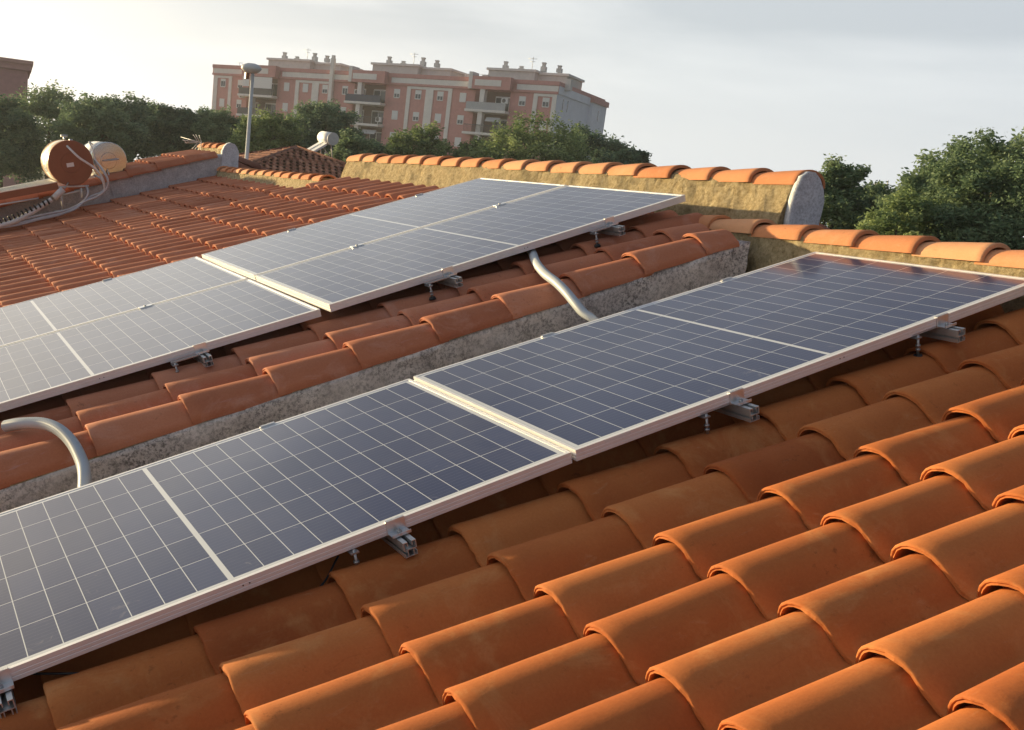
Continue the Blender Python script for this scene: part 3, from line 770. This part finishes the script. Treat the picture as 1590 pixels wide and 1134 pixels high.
# ------------------------------------------------------------------ street lamp, aerial
a = Vector(at(36, 392.6, 113)); mb = MB()
lamp = empty('street_lamp', loc=(a.x, a.y, GROUND), label='grey street lamp post with a flat oval head in front of the apartment block', cat='street lamp')
il = Matrix.Translation(-lamp.location)
mb.tube([(a.x, a.y, GROUND), (a.x, a.y, GROUND + .4), (a.x, a.y, a.z)], [.10, .085, .058], 14); mb.build('post', M['galv'], lamp, il)
mb = MB(); rt = Vector((RM[0][0], RM[0][1], 0)).normalized(); fw = Vector((-rt.y, rt.x, 0)); n = 20; vs = []; ctr = a + Vector((0, 0, .14)) - rt*.06
rgs = [(-.17, .12), (-.13, .24), (-.03, .35), (.04, .335), (.10, .27), (.15, .14)]
for z, r in rgs:
    for k in range(n): vs.append(ctr + rt*r*math.cos(2*math.pi*k/n) + fw*r*.62*math.sin(2*math.pi*k/n) + Vector((0, 0, z)))
fs = [(i*n+k, i*n+(k+1) % n, (i+1)*n+(k+1) % n, (i+1)*n+k) for i in range(len(rgs)-1) for k in range(n)]
mb.add(vs, fs + [tuple(range(n))[::-1], tuple((len(rgs)-1)*n+k for k in range(n))], True); hd = mb.build('lamp_head', M['galv'], lamp, il)
mb = MB(); mb.box(tuple(ctr - rt*.16 - fw*.06 + Vector((0, 0, -.36))), tuple(ctr - rt*.16 + Vector((.10, .10, -.16)))); mb.build('ballast_box', M['copper'], lamp, il)

base = Vector(aty(10.45, 312, 236)); mb = MB(); ae = empty('television_aerial', loc=tuple(base), label='small fishbone television aerial on the far left roof', cat='aerial')
ia = Matrix.Translation(-base)
mb.tube([base - Vector((0, 0, .15)), Vector(aty(10.45, 312.5, 219))], .006, 6); mb.build('mast', M['galv'], ae, ia)
mb = MB()
P0 = Vector(aty(10.45, 313, 222)); P1 = Vector(aty(10.9, 281, 213))
mb.tube([P0, P1], .005, 6)
for (u0, v0, u1, v1) in ((307, 220, 300, 209), (310, 221, 304, 209), (313, 222, 309, 209.5), (307, 222, 298, 232), (310, 223, 302, 233), (313, 223, 307, 233), (285, 217, 290, 223), (291, 215, 292, 222)):
    mb.tube([Vector(aty(10.45, u0, v0)), Vector(aty(10.45, u1, v1))], .004, 5)
mb.tube([Vector(aty(10.45, 306, 221)), Vector(aty(10.5, 283, 217.5))], .004, 5); mb.tube([Vector(aty(10.45, 306, 222)), Vector(aty(10.5, 287, 222))], .004, 5)
mb.build('aerial_rods', M['galv'], ae, ia)

# ------------------------------------------------------------------ apartment block (local frame: X along the facade to the right, Y back, Z up from the street)
K = 1.17
Lc = CAM + (np.array([36.86837, 130.65754, 13.25495]) - CAM) * K
U = Vector((.56029694, -.82829182, 0)); Nn = Vector((.82829182, .56029694, 0))
Mbld = Matrix((U, Nn, Vector((0, 0, 1)))).transposed().to_4x4(); Mbld.translation = Vector((Lc[0], Lc[1], 0))
Mbld = Matrix.Translation((Lc[0], Lc[1], GROUND)) @ Mbld.to_3x3().to_4x4()
zoff = .705 * (1 - K) - GROUND         # world z = K*z + .705*(1-K)
Z = lambda z: K*z + zoff
X = lambda x: K*x
bl = empty('apartment_building', matrix=Mbld, label='long pink apartment block of several storeys with beige trim and rooftop chimneys', cat='building')
def bbox(mb, x0, x1, y0, y1, z0, z1): mb.box((X(x0), y0, Z(z0)), (X(x1), y1, Z(z1)))
LEN = 47.57; DEP = 15.7*K
zb = (GROUND - .705*(1-K)) / K
loggias = [(5.6, 10.3, 7.0), (21.7, 26.1, 23.0), (37.8, 42.1, 39.1)]
# walls: strips between loggias
mb = MB(); xs = [0, 5.6, 10.3, 21.7, 26.1, 37.8, 42.1, LEN]
for i in range(0, 8, 2): bbox(mb, xs[i], xs[i+1], 0, 1.6, zb, 12.0)
bbox(mb, 0, LEN, 1.6, DEP, zb, 12.55)
mb.build('wall', M['brick'], bl)
mb = MB(); bbox(mb, -.12, LEN + .12, -.22, .1, 11.95, 12.18); bbox(mb, -.12, LEN + .12, -.10, .1, 12.18, 12.82); bbox(mb, -.15, LEN + .15, -.22, .12, 12.82, 13.25)
bbox(mb, -.15, .0, .12, DEP, 11.95, 13.25); bbox(mb, LEN, LEN + .15, .12, DEP, 12.82, 13.25)
for a0, a1, _ in loggias: bbox(mb, a0 - .2, a1 + .3, -1.25, -.22, 11.95, 13.32)
bbox(mb, 0, LEN, DEP - .3, DEP, 12.5, 13.2)
mb.build('parapet', M['brick'], bl)
mb = MB()
for i, (a0, a1) in enumerate(((.05, 5.0), (11, 21.3), (26.8, 37.2), (42.8, LEN + .1))): bbox(mb, a0, a1, -.16, -.102, 12.2, 12.78)
for a0, a1, _ in loggias: bbox(mb, a0 + .3, a1 - .8, -1.30, -1.252, 12.3, 12.95)
for g in ((.15, .75, 2.6, 3.1), (13.1, 13.65, 15.6, 16.6, 18.2, 18.75), (29.0, 29.5, 31.5, 32.5, 34.4, 34.9), (44.9, 45.4, 47.1, LEN + .02)):
    for a0, a1 in zip(g[::2], g[1::2]): bbox(mb, a0, a1, -.12, -.003, zb, 11.62)
    bbox(mb, g[0], g[-1], -.123, -.003, 11.62, 11.90)
mb.build('trim', M['beige'], bl)
mb = MB(); bbox(mb, LEN, LEN + .02, .0, DEP, zb, 12.0); mb.build('end_wall', M['greywall'], bl)
mb = MB(); bbox(mb, LEN + .02, LEN + .16, .0, DEP, 12.0, 12.82)
bbox(mb, LEN + .02, LEN + .45, 10.6*K, DEP, zb, 12.35); mb.build('side_wing', M['greywall'], bl)
mb = MB(); bbox(mb, LEN + .0, LEN + .65, 10.4*K, DEP + .2, 12.35, 12.95); mb.build('wing_parapet', M['brick'], bl)
mb = MB()
for yy, zz in ((2.0, 11.2), (2.3, 8.9), (3.5, 11.2), (3.6, 8.7), (12.9, 11.2), (13.0, 9.0)):
    xo = LEN + (.45 if yy > 10 else .02)
    mb.box((X(xo), yy*K - .12, Z(zz - .75)), (X(xo) + .03, yy*K + .12, Z(zz + .45)))
mb.build('slit_window', M['pane'], bl)
# windows
wx = [1.65, 4.45, 11.75, 14.6, 17.5, 20.4, 27.65, 30.5, 33.4, 36.3, 43.6, 46.38]
wz = [11.02, 8.56, 6.1, 3.65]
fr0 = None; rw = random.Random(4)
for zz in wz:
    for x in wx:
        w_, h_ = .40, .50
        if (x, zz) == (46.38, 8.56) or rw.random() < .22: sh_ = 1.0
        else: sh_ = rw.choice([.25, .45, .55, .7])
        mb = MB(); t = .07
        bbox(mb, x - w_, x - w_ + t, -.05, .02, zz - h_, zz + h_); bbox(mb, x + w_ - t, x + w_, -.05, .02, zz - h_, zz + h_)
        bbox(mb, x - w_ + t, x + w_ - t, -.05, .02, zz + h_ - t, zz + h_); bbox(mb, x - w_ + t, x + w_ - t, -.08, .02, zz - h_ - .03, zz - h_ + t)
        bbox(mb, x - w_ + t, x + w_ - t, -.035, .0, zz + h_ - t - (2*h_ - 2*t)*sh_ * .98, zz + h_ - t)
        if sh_ < .9: bbox(mb, x - .02, x + .02, -.04, .0, zz - h_ + t, zz + h_ - t - (2*h_ - 2*t)*sh_ * .98)
        f = mb.build('window', M['shutter'], bl)
        if sh_ < .97:
            mb = MB(); bbox(mb, x - w_ + t, x + w_ - t, -.015, -.004, zz - h_ + t, zz + h_ - t - (2*h_ - 2*t)*sh_); mb.build('pane', M['pane'], f)
# loggias with balconies
for li, (a0, a1, col) in enumerate(loggias):
    mb = MB(); bbox(mb, col - .28, col + .28, -1.15, -.3, zb, 11.95); mb.build('pillar', M['beige'], bl)
    mb = MB(); bbox(mb, a0, a1, 1.55, 1.598, zb, 12.0); mb.build('recess_wall', M['recess'], bl)
    for fl in range(4):
        zf = 9.62 - fl * 2.46
        mb = MB(); bbox(mb, a0 - .55, a1 + .15, -1.45, 1.55, zf - .14, zf + .12); sl = mb.build('balcony', M['beige'], bl)
        rm = M['railing_blue'] if (li, fl) == (1, 0) else (M['awning'] if (li, fl) == (2, 0) else M['railing'])
        mb = MB()
        if (li, fl) in ((1, 0), (2, 0), (0, 0)) or fl == 1 and li == 0:
            bbox(mb, a0 - .45, a1 + .05, -1.35, -1.30, zf + .12, zf + .92); bbox(mb, a0 - .45, a0 - .40, -1.30, .0, zf + .12, zf + .92)
        else:
            bbox(mb, a0 - .45, a1 + .05, -1.35, -1.31, zf + .88, zf + .94)
            for k in range(int((a1 - a0) / .16)): bbox(mb, a0 - .42 + k*.16, a0 - .385 + k*.16, -1.34, -1.32, zf + .12, zf + .88)
        mb.build('railing', rm, sl)
        for (w0, w1) in ((a0 + .25, col - .45), (col + .7, a1 - .5)):
            mb = MB(); bbox(mb, w0, w1, 1.45, 1.549, zf + .13, zf + 1.85); dd = mb.build('balcony_door', M['shutter'], bl)
            mb = MB(); m_ = (w0 + w1) / 2; bbox(mb, w0 + .1, m_ - .06, 1.42, 1.449, zf + .3, zf + 1.7); bbox(mb, m_ + .06, w1 - .1, 1.42, 1.449, zf + .3, zf + 1.7); mb.build('pane', M['pane'], dd)
    if li == 0:
        mb = MB(); bbox(mb, col + .35, a1 - .1, -1.25, -1.20, 10.55, 11.9); bbox(mb, a0, col - .35, -1.25, -1.20, 10.7, 11.9)
        mb.build('glazed_screen', M['shutter'], bl)
for x_, z_, y_ in ((5.0, 9.6, -.45), (25.6, 7.9, -.35), (41.6, 10.9, -.35), (22.3, 10.9, -.35)):
    mb = MB(); bbox(mb, x_ - .38, x_ + .38, y_, -.004 if y_ < -.4 else y_ + .4, z_ - .28, z_ + .28); ac = mb.build('air_conditioner', M['shutter'], bl)
    mb = MB(); mb.tube([(X(x_ - .08), y_ - .012, Z(z_)), (X(x_ - .08), y_ - .002, Z(z_))], .26, 14); mb.build('fan_grille', M['railing'], ac)
for x0, x1, z_ in ((39.9, 41.6, 9.0), (23.9, 25.8, 6.6), (7.6, 10.0, 6.7)):
    mb = MB(); mb.add([(X(x0), -.9, Z(z_)), (X(x1), -.9, Z(z_)), (X(x1), -1.4, Z(z_ - .45)), (X(x0), -1.4, Z(z_ - .45)), (X(x0), -.9, Z(z_) - .04), (X(x1), -.9, Z(z_) - .04), (X(x1), -1.4, Z(z_ - .45) - .04), (X(x0), -1.4, Z(z_ - .45) - .04)], [(0,1,2,3),(7,6,5,4),(0,4,5,1),(1,5,6,2),(2,6,7,3),(3,7,4,0)]); mb.build('awning', M['awning'], bl)
# rooftop volumes
for (p0, p1, yb0) in ((6.4, 17.3, 3.0), (22.1, 32.7, 3.0), (37.6, 47.3, 3.0)):
    mb = MB(); mid = p0 + (p1 - p0)*.62
    bbox(mb, p0 + .3, mid, yb0, yb0 + 7, 12.5, 14.45); bbox(mb, mid, p1 - .2, yb0 + 1.2, yb0 + 7, 12.5, 14.30)
    ph = mb.build('penthouse', M['rooftop'], bl)
    mb = MB(); bbox(mb, p0 + .1, mid + .15, yb0 - .25, yb0 + 7.2, 14.452, 14.70); bbox(mb, mid + .15, p1, yb0 + .95, yb0 + 7.2, 14.302, 14.55); mb.build('roof_slab', M['beige'], ph)
    for cx_, h_ in ((p0 + 1.6, .95), (p0 + 3.6, .5), (p0 + 6.3, 1.0), (p0 + 8.2, .75)):
        mb = MB(); bbox(mb, cx_ - .28, cx_ + .28, yb0 + 1.6, yb0 + 2.3, 14.705, 14.72 + h_*.55); bbox(mb, cx_ - .17, cx_ + .17, yb0 + 1.7, yb0 + 2.1, 14.72 + h_*.55, 14.72 + h_*.85); bbox(mb, cx_ - .22, cx_ + .22, yb0 + 1.65, yb0 + 2.15, 14.72 + h_*.85, 14.72 + h_)
        mb.build('chimney', M['rooftop'], ph)
    mb = MB(); ax_ = p0 + 4.5; mb.tube([(X(ax_), yb0 + 3, Z(14.70)), (X(ax_), yb0 + 3, Z(16.4))], .04, 5); mb.tube([(X(ax_ - .6), yb0 + 3, Z(16.2)), (X(ax_ + .5), yb0 + 3, Z(16.2))], .03, 5); mb.tube([(X(ax_ - .3), yb0 + 3, Z(15.9)), (X(ax_ + .3), yb0 + 3, Z(15.9))], .03, 5)
    mb.build('aerial', M['galv'], ph)
for cx_ in (21.4, 37.3):
    mb = MB(); bbox(mb, cx_, cx_ + .45, -1.3, .6, 11.95, 13.75); mb.build('party_wall', M['beige'], bl)
mb = MB(); bbox(mb, 18.3, 18.78, -.62, -.13, 3, 14.6); bbox(mb, 18.36, 18.72, -.56, -.19, 14.6, 14.95); mb.build('flue', M['beige'], bl)
for cx_ in (35.8, 38.0, 48.0):
    mb = MB(); bbox(mb, cx_ - .35, cx_ + .35, 1.8, 2.6, 12.56, 13.75); mb.build('vent_stack', M['rooftop'], bl)
mb = MB()
for x0, x1 in ((1.5, 2.6), (3.4, 4.4), (35.2, 36.6), (36.9, 38.0)):
    mb.tube([(X(x0), 3, Z(13.9)), (X(x1), 3, Z(13.9))], .03, 5); mb.tube([(X((x0+x1)/2), 3, Z(12.5)), (X((x0+x1)/2), 3, Z(13.9))], .03, 5)
mb.build('aerial', M['galv'], bl)

# left block and a far block
def simple_block(px, D, w, dep, name, label, mat, floors):
    a = at(D, *px[0]); b_ = at(D, *px[1]); u = Vector((b_[0]-a[0], b_[1]-a[1], 0)); l = u.length; u.normalize(); v = Vector((-u.y, u.x, 0))
    top = a[2]; m = Matrix((u, v, Vector((0, 0, 1)))).transposed().to_4x4(); m.translation = Vector((a[0], a[1], GROUND)) 
    r = empty(name, matrix=m, label=label, cat='building'); H = top - GROUND; x0 = l - w
    mb = MB(); mb.box((x0, 0, 0), (l, dep, H - 1.0)); mb.build('wall', mat, r)
    mb = MB(); mb.box((x0 - .2, -.3, H - 1.0), (l + .3, dep + .2, H - .35)); mb.box((x0 - .3, -.5, H - .348), (l + .5, dep + .4, H)); mb.build('parapet', mat, r)
    return r, l, x0, H
rb, l_, x0_, H_ = simple_block([(0, 89), (44, 96)], 118, 30, 14, 'apartment_building', 'plain reddish block cut by the left edge of the photo', M['brick'], 5)
mb = MB()
for fl in range(4): mb.box((l_ - 9.2, -.03, H_ - 4.2 - fl*2.9), (l_ - 8.2, .02, H_ - 3.0 - fl*2.9)); mb.box((l_ - 14.2, -.03, H_ - 4.2 - fl*2.9), (l_ - 13.2, .02, H_ - 3.0 - fl*2.9))
mb.build('window_column', M['shutter'], rb)
rb, l_, x0_, H_ = simple_block([(1350, 291), (1387, 294)], 210, 7.5, 9, 'apartment_building', 'tiny distant flat roofed building between the right hand trees', M['rooftop'], 4)
mb = MB(); mb.box((1.2, 2, H_), (2.6, 4, H_ + 1.0)); mb.tube([(2.9, 2, H_), (2.9, 2, H_ + 1.6)], .12, 8); mb.tube([(1.0, 3, H_), (1.0, 3, H_ + 1.2)], .3, 8)
mb.build('rooftop_plant', M['rooftop'], rb)

# ------------------------------------------------------------------ trees
def crown_mesh(seed, rx, rz, nclump, per, leaf, flat=.75, mat=None, name='crown'):
    r = np.random.RandomState(seed)
    # clump centres: mostly on an uneven shell, some inside
    cs = []
    while len(cs) < nclump:
        p = r.normal(size=3); p /= np.linalg.norm(p)
        if p[2] < -.8: continue
        k = .62 + .38 * r.rand() ** .6
        lump = 1 + .34 * noise.noise(Vector((p[0]*1.7 + seed, p[1]*1.7, p[2]*1.7))) + .2 * noise.noise(Vector((p[0]*4 + seed, p[1]*4, p[2]*4)))
        cs.append(p * k * lump)
    cs = np.array(cs) * np.array([rx, rx, rz])
    tone = r.normal(.30 + .3 * r.rand(), .2, nclump)
    n = nclump * per
    ci = np.repeat(np.arange(nclump), per)
    size = rx * .19 * (0.7 + .6 * r.rand(nclump))
    off = r.normal(size=(n, 3)); off /= np.linalg.norm(off, axis=1)[:, None]; off *= (r.rand(n) ** .45)[:, None]
    # drooping feathery sprays: stretch each clump outwards
    outw = cs / (np.linalg.norm(cs, axis=1)[:, None] + 1e-6)
    c = cs[ci] + off * size[ci][:, None] * np.array([1.15, 1.15, .7]) + outw[ci] * (r.rand(n)[:, None] ** 3) * size[ci][:, None] * .9
    a = r.normal(size=(n, 3)); a[:, 2] *= .5; a /= np.linalg.norm(a, axis=1)[:, None]
    b = r.normal(size=(n, 3)); b -= (b*a).sum(1)[:, None]*a; b /= np.linalg.norm(b, axis=1)[:, None]
    s = leaf * (.6 + .8 * r.rand(n))[:, None]
    v = np.stack([c - a*s, c + b*s*.42, c + a*s, c - b*s*.42], 1).reshape(-1, 3)
    me = bpy.data.meshes.new(name); me.vertices.add(4*n); me.vertices.foreach_set('co', v.ravel().astype(np.float32))
    me.loops.add(4*n); me.loops.foreach_set('vertex_index', np.arange(4*n, dtype=np.int32))
    me.polygons.add(n); me.polygons.foreach_set('loop_start', np.arange(0, 4*n, 4, dtype=np.int32)); me.polygons.foreach_set('loop_total', np.full(n, 4, dtype=np.int32))
    t = np.clip(tone[ci] + r.normal(0, .13, n), 0, 1)
    at_ = me.attributes.new('tint', 'FLOAT', 'POINT'); at_.data.foreach_set('value', np.repeat(t, 4).astype(np.float32))
    me.materials.append(mat); me.update(); me.validate()
    return me, cs
def tree(seed, px, D, rpx, label, mat='leaf', leafpx=2.6, nclump=110, per=120, sq=.8, group=None, zsq=None):
    top = at(D, px[0], px[1]); r = rpx * D / F; rz = r * sq
    base = Vector((top[0], top[1], GROUND)); H = top[2] - GROUND
    root = empty('tree', loc=tuple(base), label=label, cat='tree', group=group)
    me, cs = crown_mesh(seed, r, rz, nclump, per, leafpx * D / F, mat=M[mat])
    o = bpy.data.objects.new('crown', me); C.objects.link(o); o.parent = root; o.location = (0, 0, H - float(np.percentile(cs[:, 2], 97)) - r * .08)
    mb = MB(); cz = H - rz
    fork = max(1.2, cz - rz*.7)
    mb.tube([(0, 0, 0), (.05, .02, fork*.5), (0, .06, fork)], [r*.075+.08, r*.06+.06, r*.05+.05], 9)
    rr = random.Random(seed)
    for k in range(9):
        c = cs[rr.randrange(len(cs))]; e = Vector((c[0]*.85, c[1]*.85, cz + c[2]*.85)); m_ = Vector((0, .06, fork)).lerp(e, .5) + Vector((0, 0, r*.08))
        mb.tube([(0, .06, fork*.97), tuple(m_), tuple(e)], [r*.04+.04, r*.022+.025, .015], 6)
    mb.build('trunk', M['bark'], root)
    return root
G = 'trees along the street behind the roofs'
for args in [
    (101, (2, 165), 62, 62, 'dark tree at the left edge of the photo, below the plain reddish block', 'leaf2'),
    (102, (78, 150), 66, 72, 'wide dark tree above the brown-ended water heater', 'leaf'),
    (103, (150, 160), 64, 60, 'rounded tree above the steel-ended water heater', 'leaf2'),
    (104, (208, 163), 68, 52, 'tree with a pointed top right of the two water heaters', 'leaf2'),
    (105, (266, 172), 72, 44, 'slim tree with a tufted top standing above the television aerial', 'leaf2'),
    (106, (308, 181), 70, 50, 'tree at the foot of the left corner of the pink block', 'leaf2'),
    (107, (352, 184), 60, 48, 'tree just left of the street lamp post', 'leaf'),
    (108, (418, 186), 58, 55, 'light green tree just right of the street lamp post', 'leaf3'),
    (109, (503, 169), 66, 62, 'dense dark round tree behind the small white water heater', 'leaf2'),
    (110, (560, 218), 52, 44, 'low tree above the far end of the long sandy ridge', 'leaf'),
    (111, (650, 206), 60, 62, 'flat topped bushy tree below the middle of the pink block', 'leaf3'),
    (112, (745, 228), 56, 42, 'low light green tree between the two flat topped bushy ones', 'leaf3'),
    (113, (835, 203), 60, 84, 'broad flat topped tree below the right loggia of the pink block', 'leaf3'),
    (114, (925, 214), 64, 64, 'darker tree at the right foot of the pink block', 'leaf2'),
    (115, (975, 238), 62, 34, 'small dark tree tailing off right of the pink block', 'leaf2')]:
    seed, px, D, rp, lab, mt = args
    tree(seed, px, D + (seed * 7 % 5) * 2.5 - 5, rp * .9, lab, mt, leafpx=2.5, nclump=260, per=120, sq=.92, group=G)
for args in [
    (121, (1288, 264), 30, 58, 'feathery tree just right of the plaster ridge end', 'leaf', 130),
    (122, (1345, 300), 34, 62, 'low feathery tree below the tiny distant building', 'leaf3', 90),
    (123, (1488, 252), 28, 74, 'tall feathery tree at the right, left of the biggest one', 'leaf', 240),
    (124, (1572, 242), 26, 92, 'biggest feathery tree at the right edge', 'leaf', 260),
    (125, (1412, 314), 25, 60, 'low feathery bush-like tree in front of the tall right hand ones', 'leaf3', 110),
    (127, (1384, 304), 33, 52, 'small feathery tree below the right side of the tiny distant building', 'leaf', 90),
    (126, (1660, 250), 30, 100, 'feathery tree mostly hidden beyond the right edge', 'leaf', 120)]:
    seed, px, D, rp, lab, mt, nc = args
    tree(seed, px, D, rp, lab, mt, leafpx=3.0, nclump=int(nc * 1.25), per=210, sq=1.3, group='feathery trees beyond the ridge')

# ------------------------------------------------------------------ ground
mb = MB(); mb.box((-600, -400, GROUND - .5), (900, 1100, GROUND)); 
m_, nt_, b_ = newmat('ground_earth'); f_ = noise_n(nt_, .035, 6, .7); g_ = noise_n(nt_, .6, 6, .7)
c_ = mix(nt_, ramp(nt_, f_, [(.46, 0), (.54, 1)]), (.075, .072, .068), ramp(nt_, g_, [(.35, (.05, .075, .03)), (.65, (.14, .12, .07))]))
nt_.links.new(c_, b_.inputs['Base Color']); b_.inputs['Roughness'].default_value = .95
tag(mb.build('ground', m_), kind='structure')

# ------------------------------------------------------------------ light haze in the air
mb = MB(); mb.box((-120, -60, GROUND - 1.5), (330, 260, 26)); hz = mb.build('haze', None or M['white']); hz.data.materials.clear()
hm = bpy.data.materials.new('haze_air'); hm.use_nodes = True; hn = hm.node_tree; hn.nodes.remove(hn.nodes['Principled BSDF'])
pv = hn.nodes.new('ShaderNodeVolumePrincipled'); pv.inputs['Color'].default_value = (.88, .94, 1.0, 1); pv.inputs['Density'].default_value = .0005; pv.inputs['Anisotropy'].default_value = .3
hn.links.new(pv.outputs[0], hn.nodes['Material Output'].inputs['Volume']); hz.data.materials.append(hm); tag(hz, kind='stuff')
# ------------------------------------------------------------------ light
SUN = Vector((-.50, .86, .085)).normalized()
el = math.asin(SUN.z); az = math.atan2(SUN.x, SUN.y)
sd = bpy.data.lights.new('sun', 'SUN'); sd.energy = 5.0; sd.angle = rad(.9); sd.color = (1.0, .78, .42)
so = bpy.data.objects.new('sun', sd); C.objects.link(so); so.rotation_euler = SUN.to_track_quat('Z', 'Y').to_euler()
w = bpy.data.worlds.new('World'); bpy.context.scene.world = w; w.use_nodes = True
nt = w.node_tree; bg = nt.nodes['Background']
sky = nt.nodes.new('ShaderNodeTexSky'); sky.sky_type = 'NISHITA'; sky.sun_disc = False
sky.sun_elevation = el; sky.sun_rotation = az; sky.altitude = 20; sky.dust_density = 3.0; sky.air_density = 1.2
tc = nt.nodes.new('ShaderNodeTexCoord'); D_ = tc.outputs['Generated']
sp = nt.nodes.new('ShaderNodeSeparateXYZ'); nt.links.new(D_, sp.inputs[0])
dp = nt.nodes.new('ShaderNodeVectorMath'); dp.operation = 'DOT_PRODUCT'; nt.links.new(D_, dp.inputs[0]); dp.inputs[1].default_value = tuple(SUN)
# thin high overcast lit by the low sun: pale veil, brighter round the sun, soft grey cloud bands
veil = ramp(nt, math_n(nt, 'MULTIPLY_ADD', dp.outputs['Value'], .5, .5), [(0, (1.6, 1.9, 2.4)), (.30, (2.2, 2.5, 3.1)), (.48, (4.8, 5.1, 5.4)), (.675, (5.2, 5.45, 5.6)), (.77, (5.5, 5.6, 5.6)), (.85, (6.7, 6.65, 6.4)), (.91, (8.6, 8.2, 7.5)), (.975, (11., 10., 8.6))])
mp = nt.nodes.new('ShaderNodeMapping'); mp.inputs['Scale'].default_value = (1.0, 1.0, 5.5); mp.inputs['Location'].default_value = (3.1, .4, 1.7); nt.links.new(D_, mp.inputs['Vector'])
cl = noise_n(nt, 1.7, 6, .5, vec=mp.outputs[0], dist=.3)
clm = ramp(nt, cl, [(.42, 0), (.58, 1)])
up = ramp(nt, sp.outputs['Z'], [(.05, 0), (.16, 1)])
cloud = math_n(nt, 'MULTIPLY', math_n(nt, 'MULTIPLY', clm, up), .8)
veil = mix(nt, cloud, veil, mix(nt, 1.0, veil, (.68, .71, .75), 'MULTIPLY'))
# the overcast thins and darkens towards the zenith
zen = ramp(nt, sp.outputs['Z'], [(.29, (1, 1, 1)), (.42, (.48, .50, .55)), (.60, (.29, .31, .37)), (.80, (.37, .40, .46)), (1.0, (.46, .49, .56))])
veil = mix(nt, 1.0, veil, zen, 'MULTIPLY')
big = noise_n(nt, 3.4, 5, .6, vec=D_, dist=.5)
patch = ramp(nt, big, [(.34, (.62, .64, .68)), (.5, (1, 1, 1)), (.66, (1.7, 1.68, 1.62))])
veil = mix(nt, ramp(nt, sp.outputs['Z'], [(.24, 0), (.42, 1)]), veil, mix(nt, 1.0, veil, patch, 'MULTIPLY'))
col = mix(nt, .9, sky.outputs[0], veil)
nt.links.new(col, bg.inputs['Color']); bg.inputs['Strength'].default_value = .10

# ------------------------------------------------------------------ camera
cd = bpy.data.cameras.new('camera'); cam = bpy.data.objects.new('camera', cd); C.objects.link(cam)
r_, dwn, fwd = Vector(RM[0]), Vector(RM[1]), Vector(RM[2])
mc = Matrix((r_, -dwn, -fwd)).transposed().to_4x4(); mc.translation = Vector(CAM); cam.matrix_world = mc
cd.sensor_width = 36; cd.lens = 36 * F / 1590; cd.shift_x = (795 - CX) / 1590; cd.shift_y = (CY - 567) / 1590
cd.clip_start = .05; cd.clip_end = 3000
sc = bpy.context.scene; sc.camera = cam
sc.view_settings.view_transform = 'Standard'; sc.view_settings.look = 'None'; sc.view_settings.exposure = .80; sc.view_settings.gamma = 1
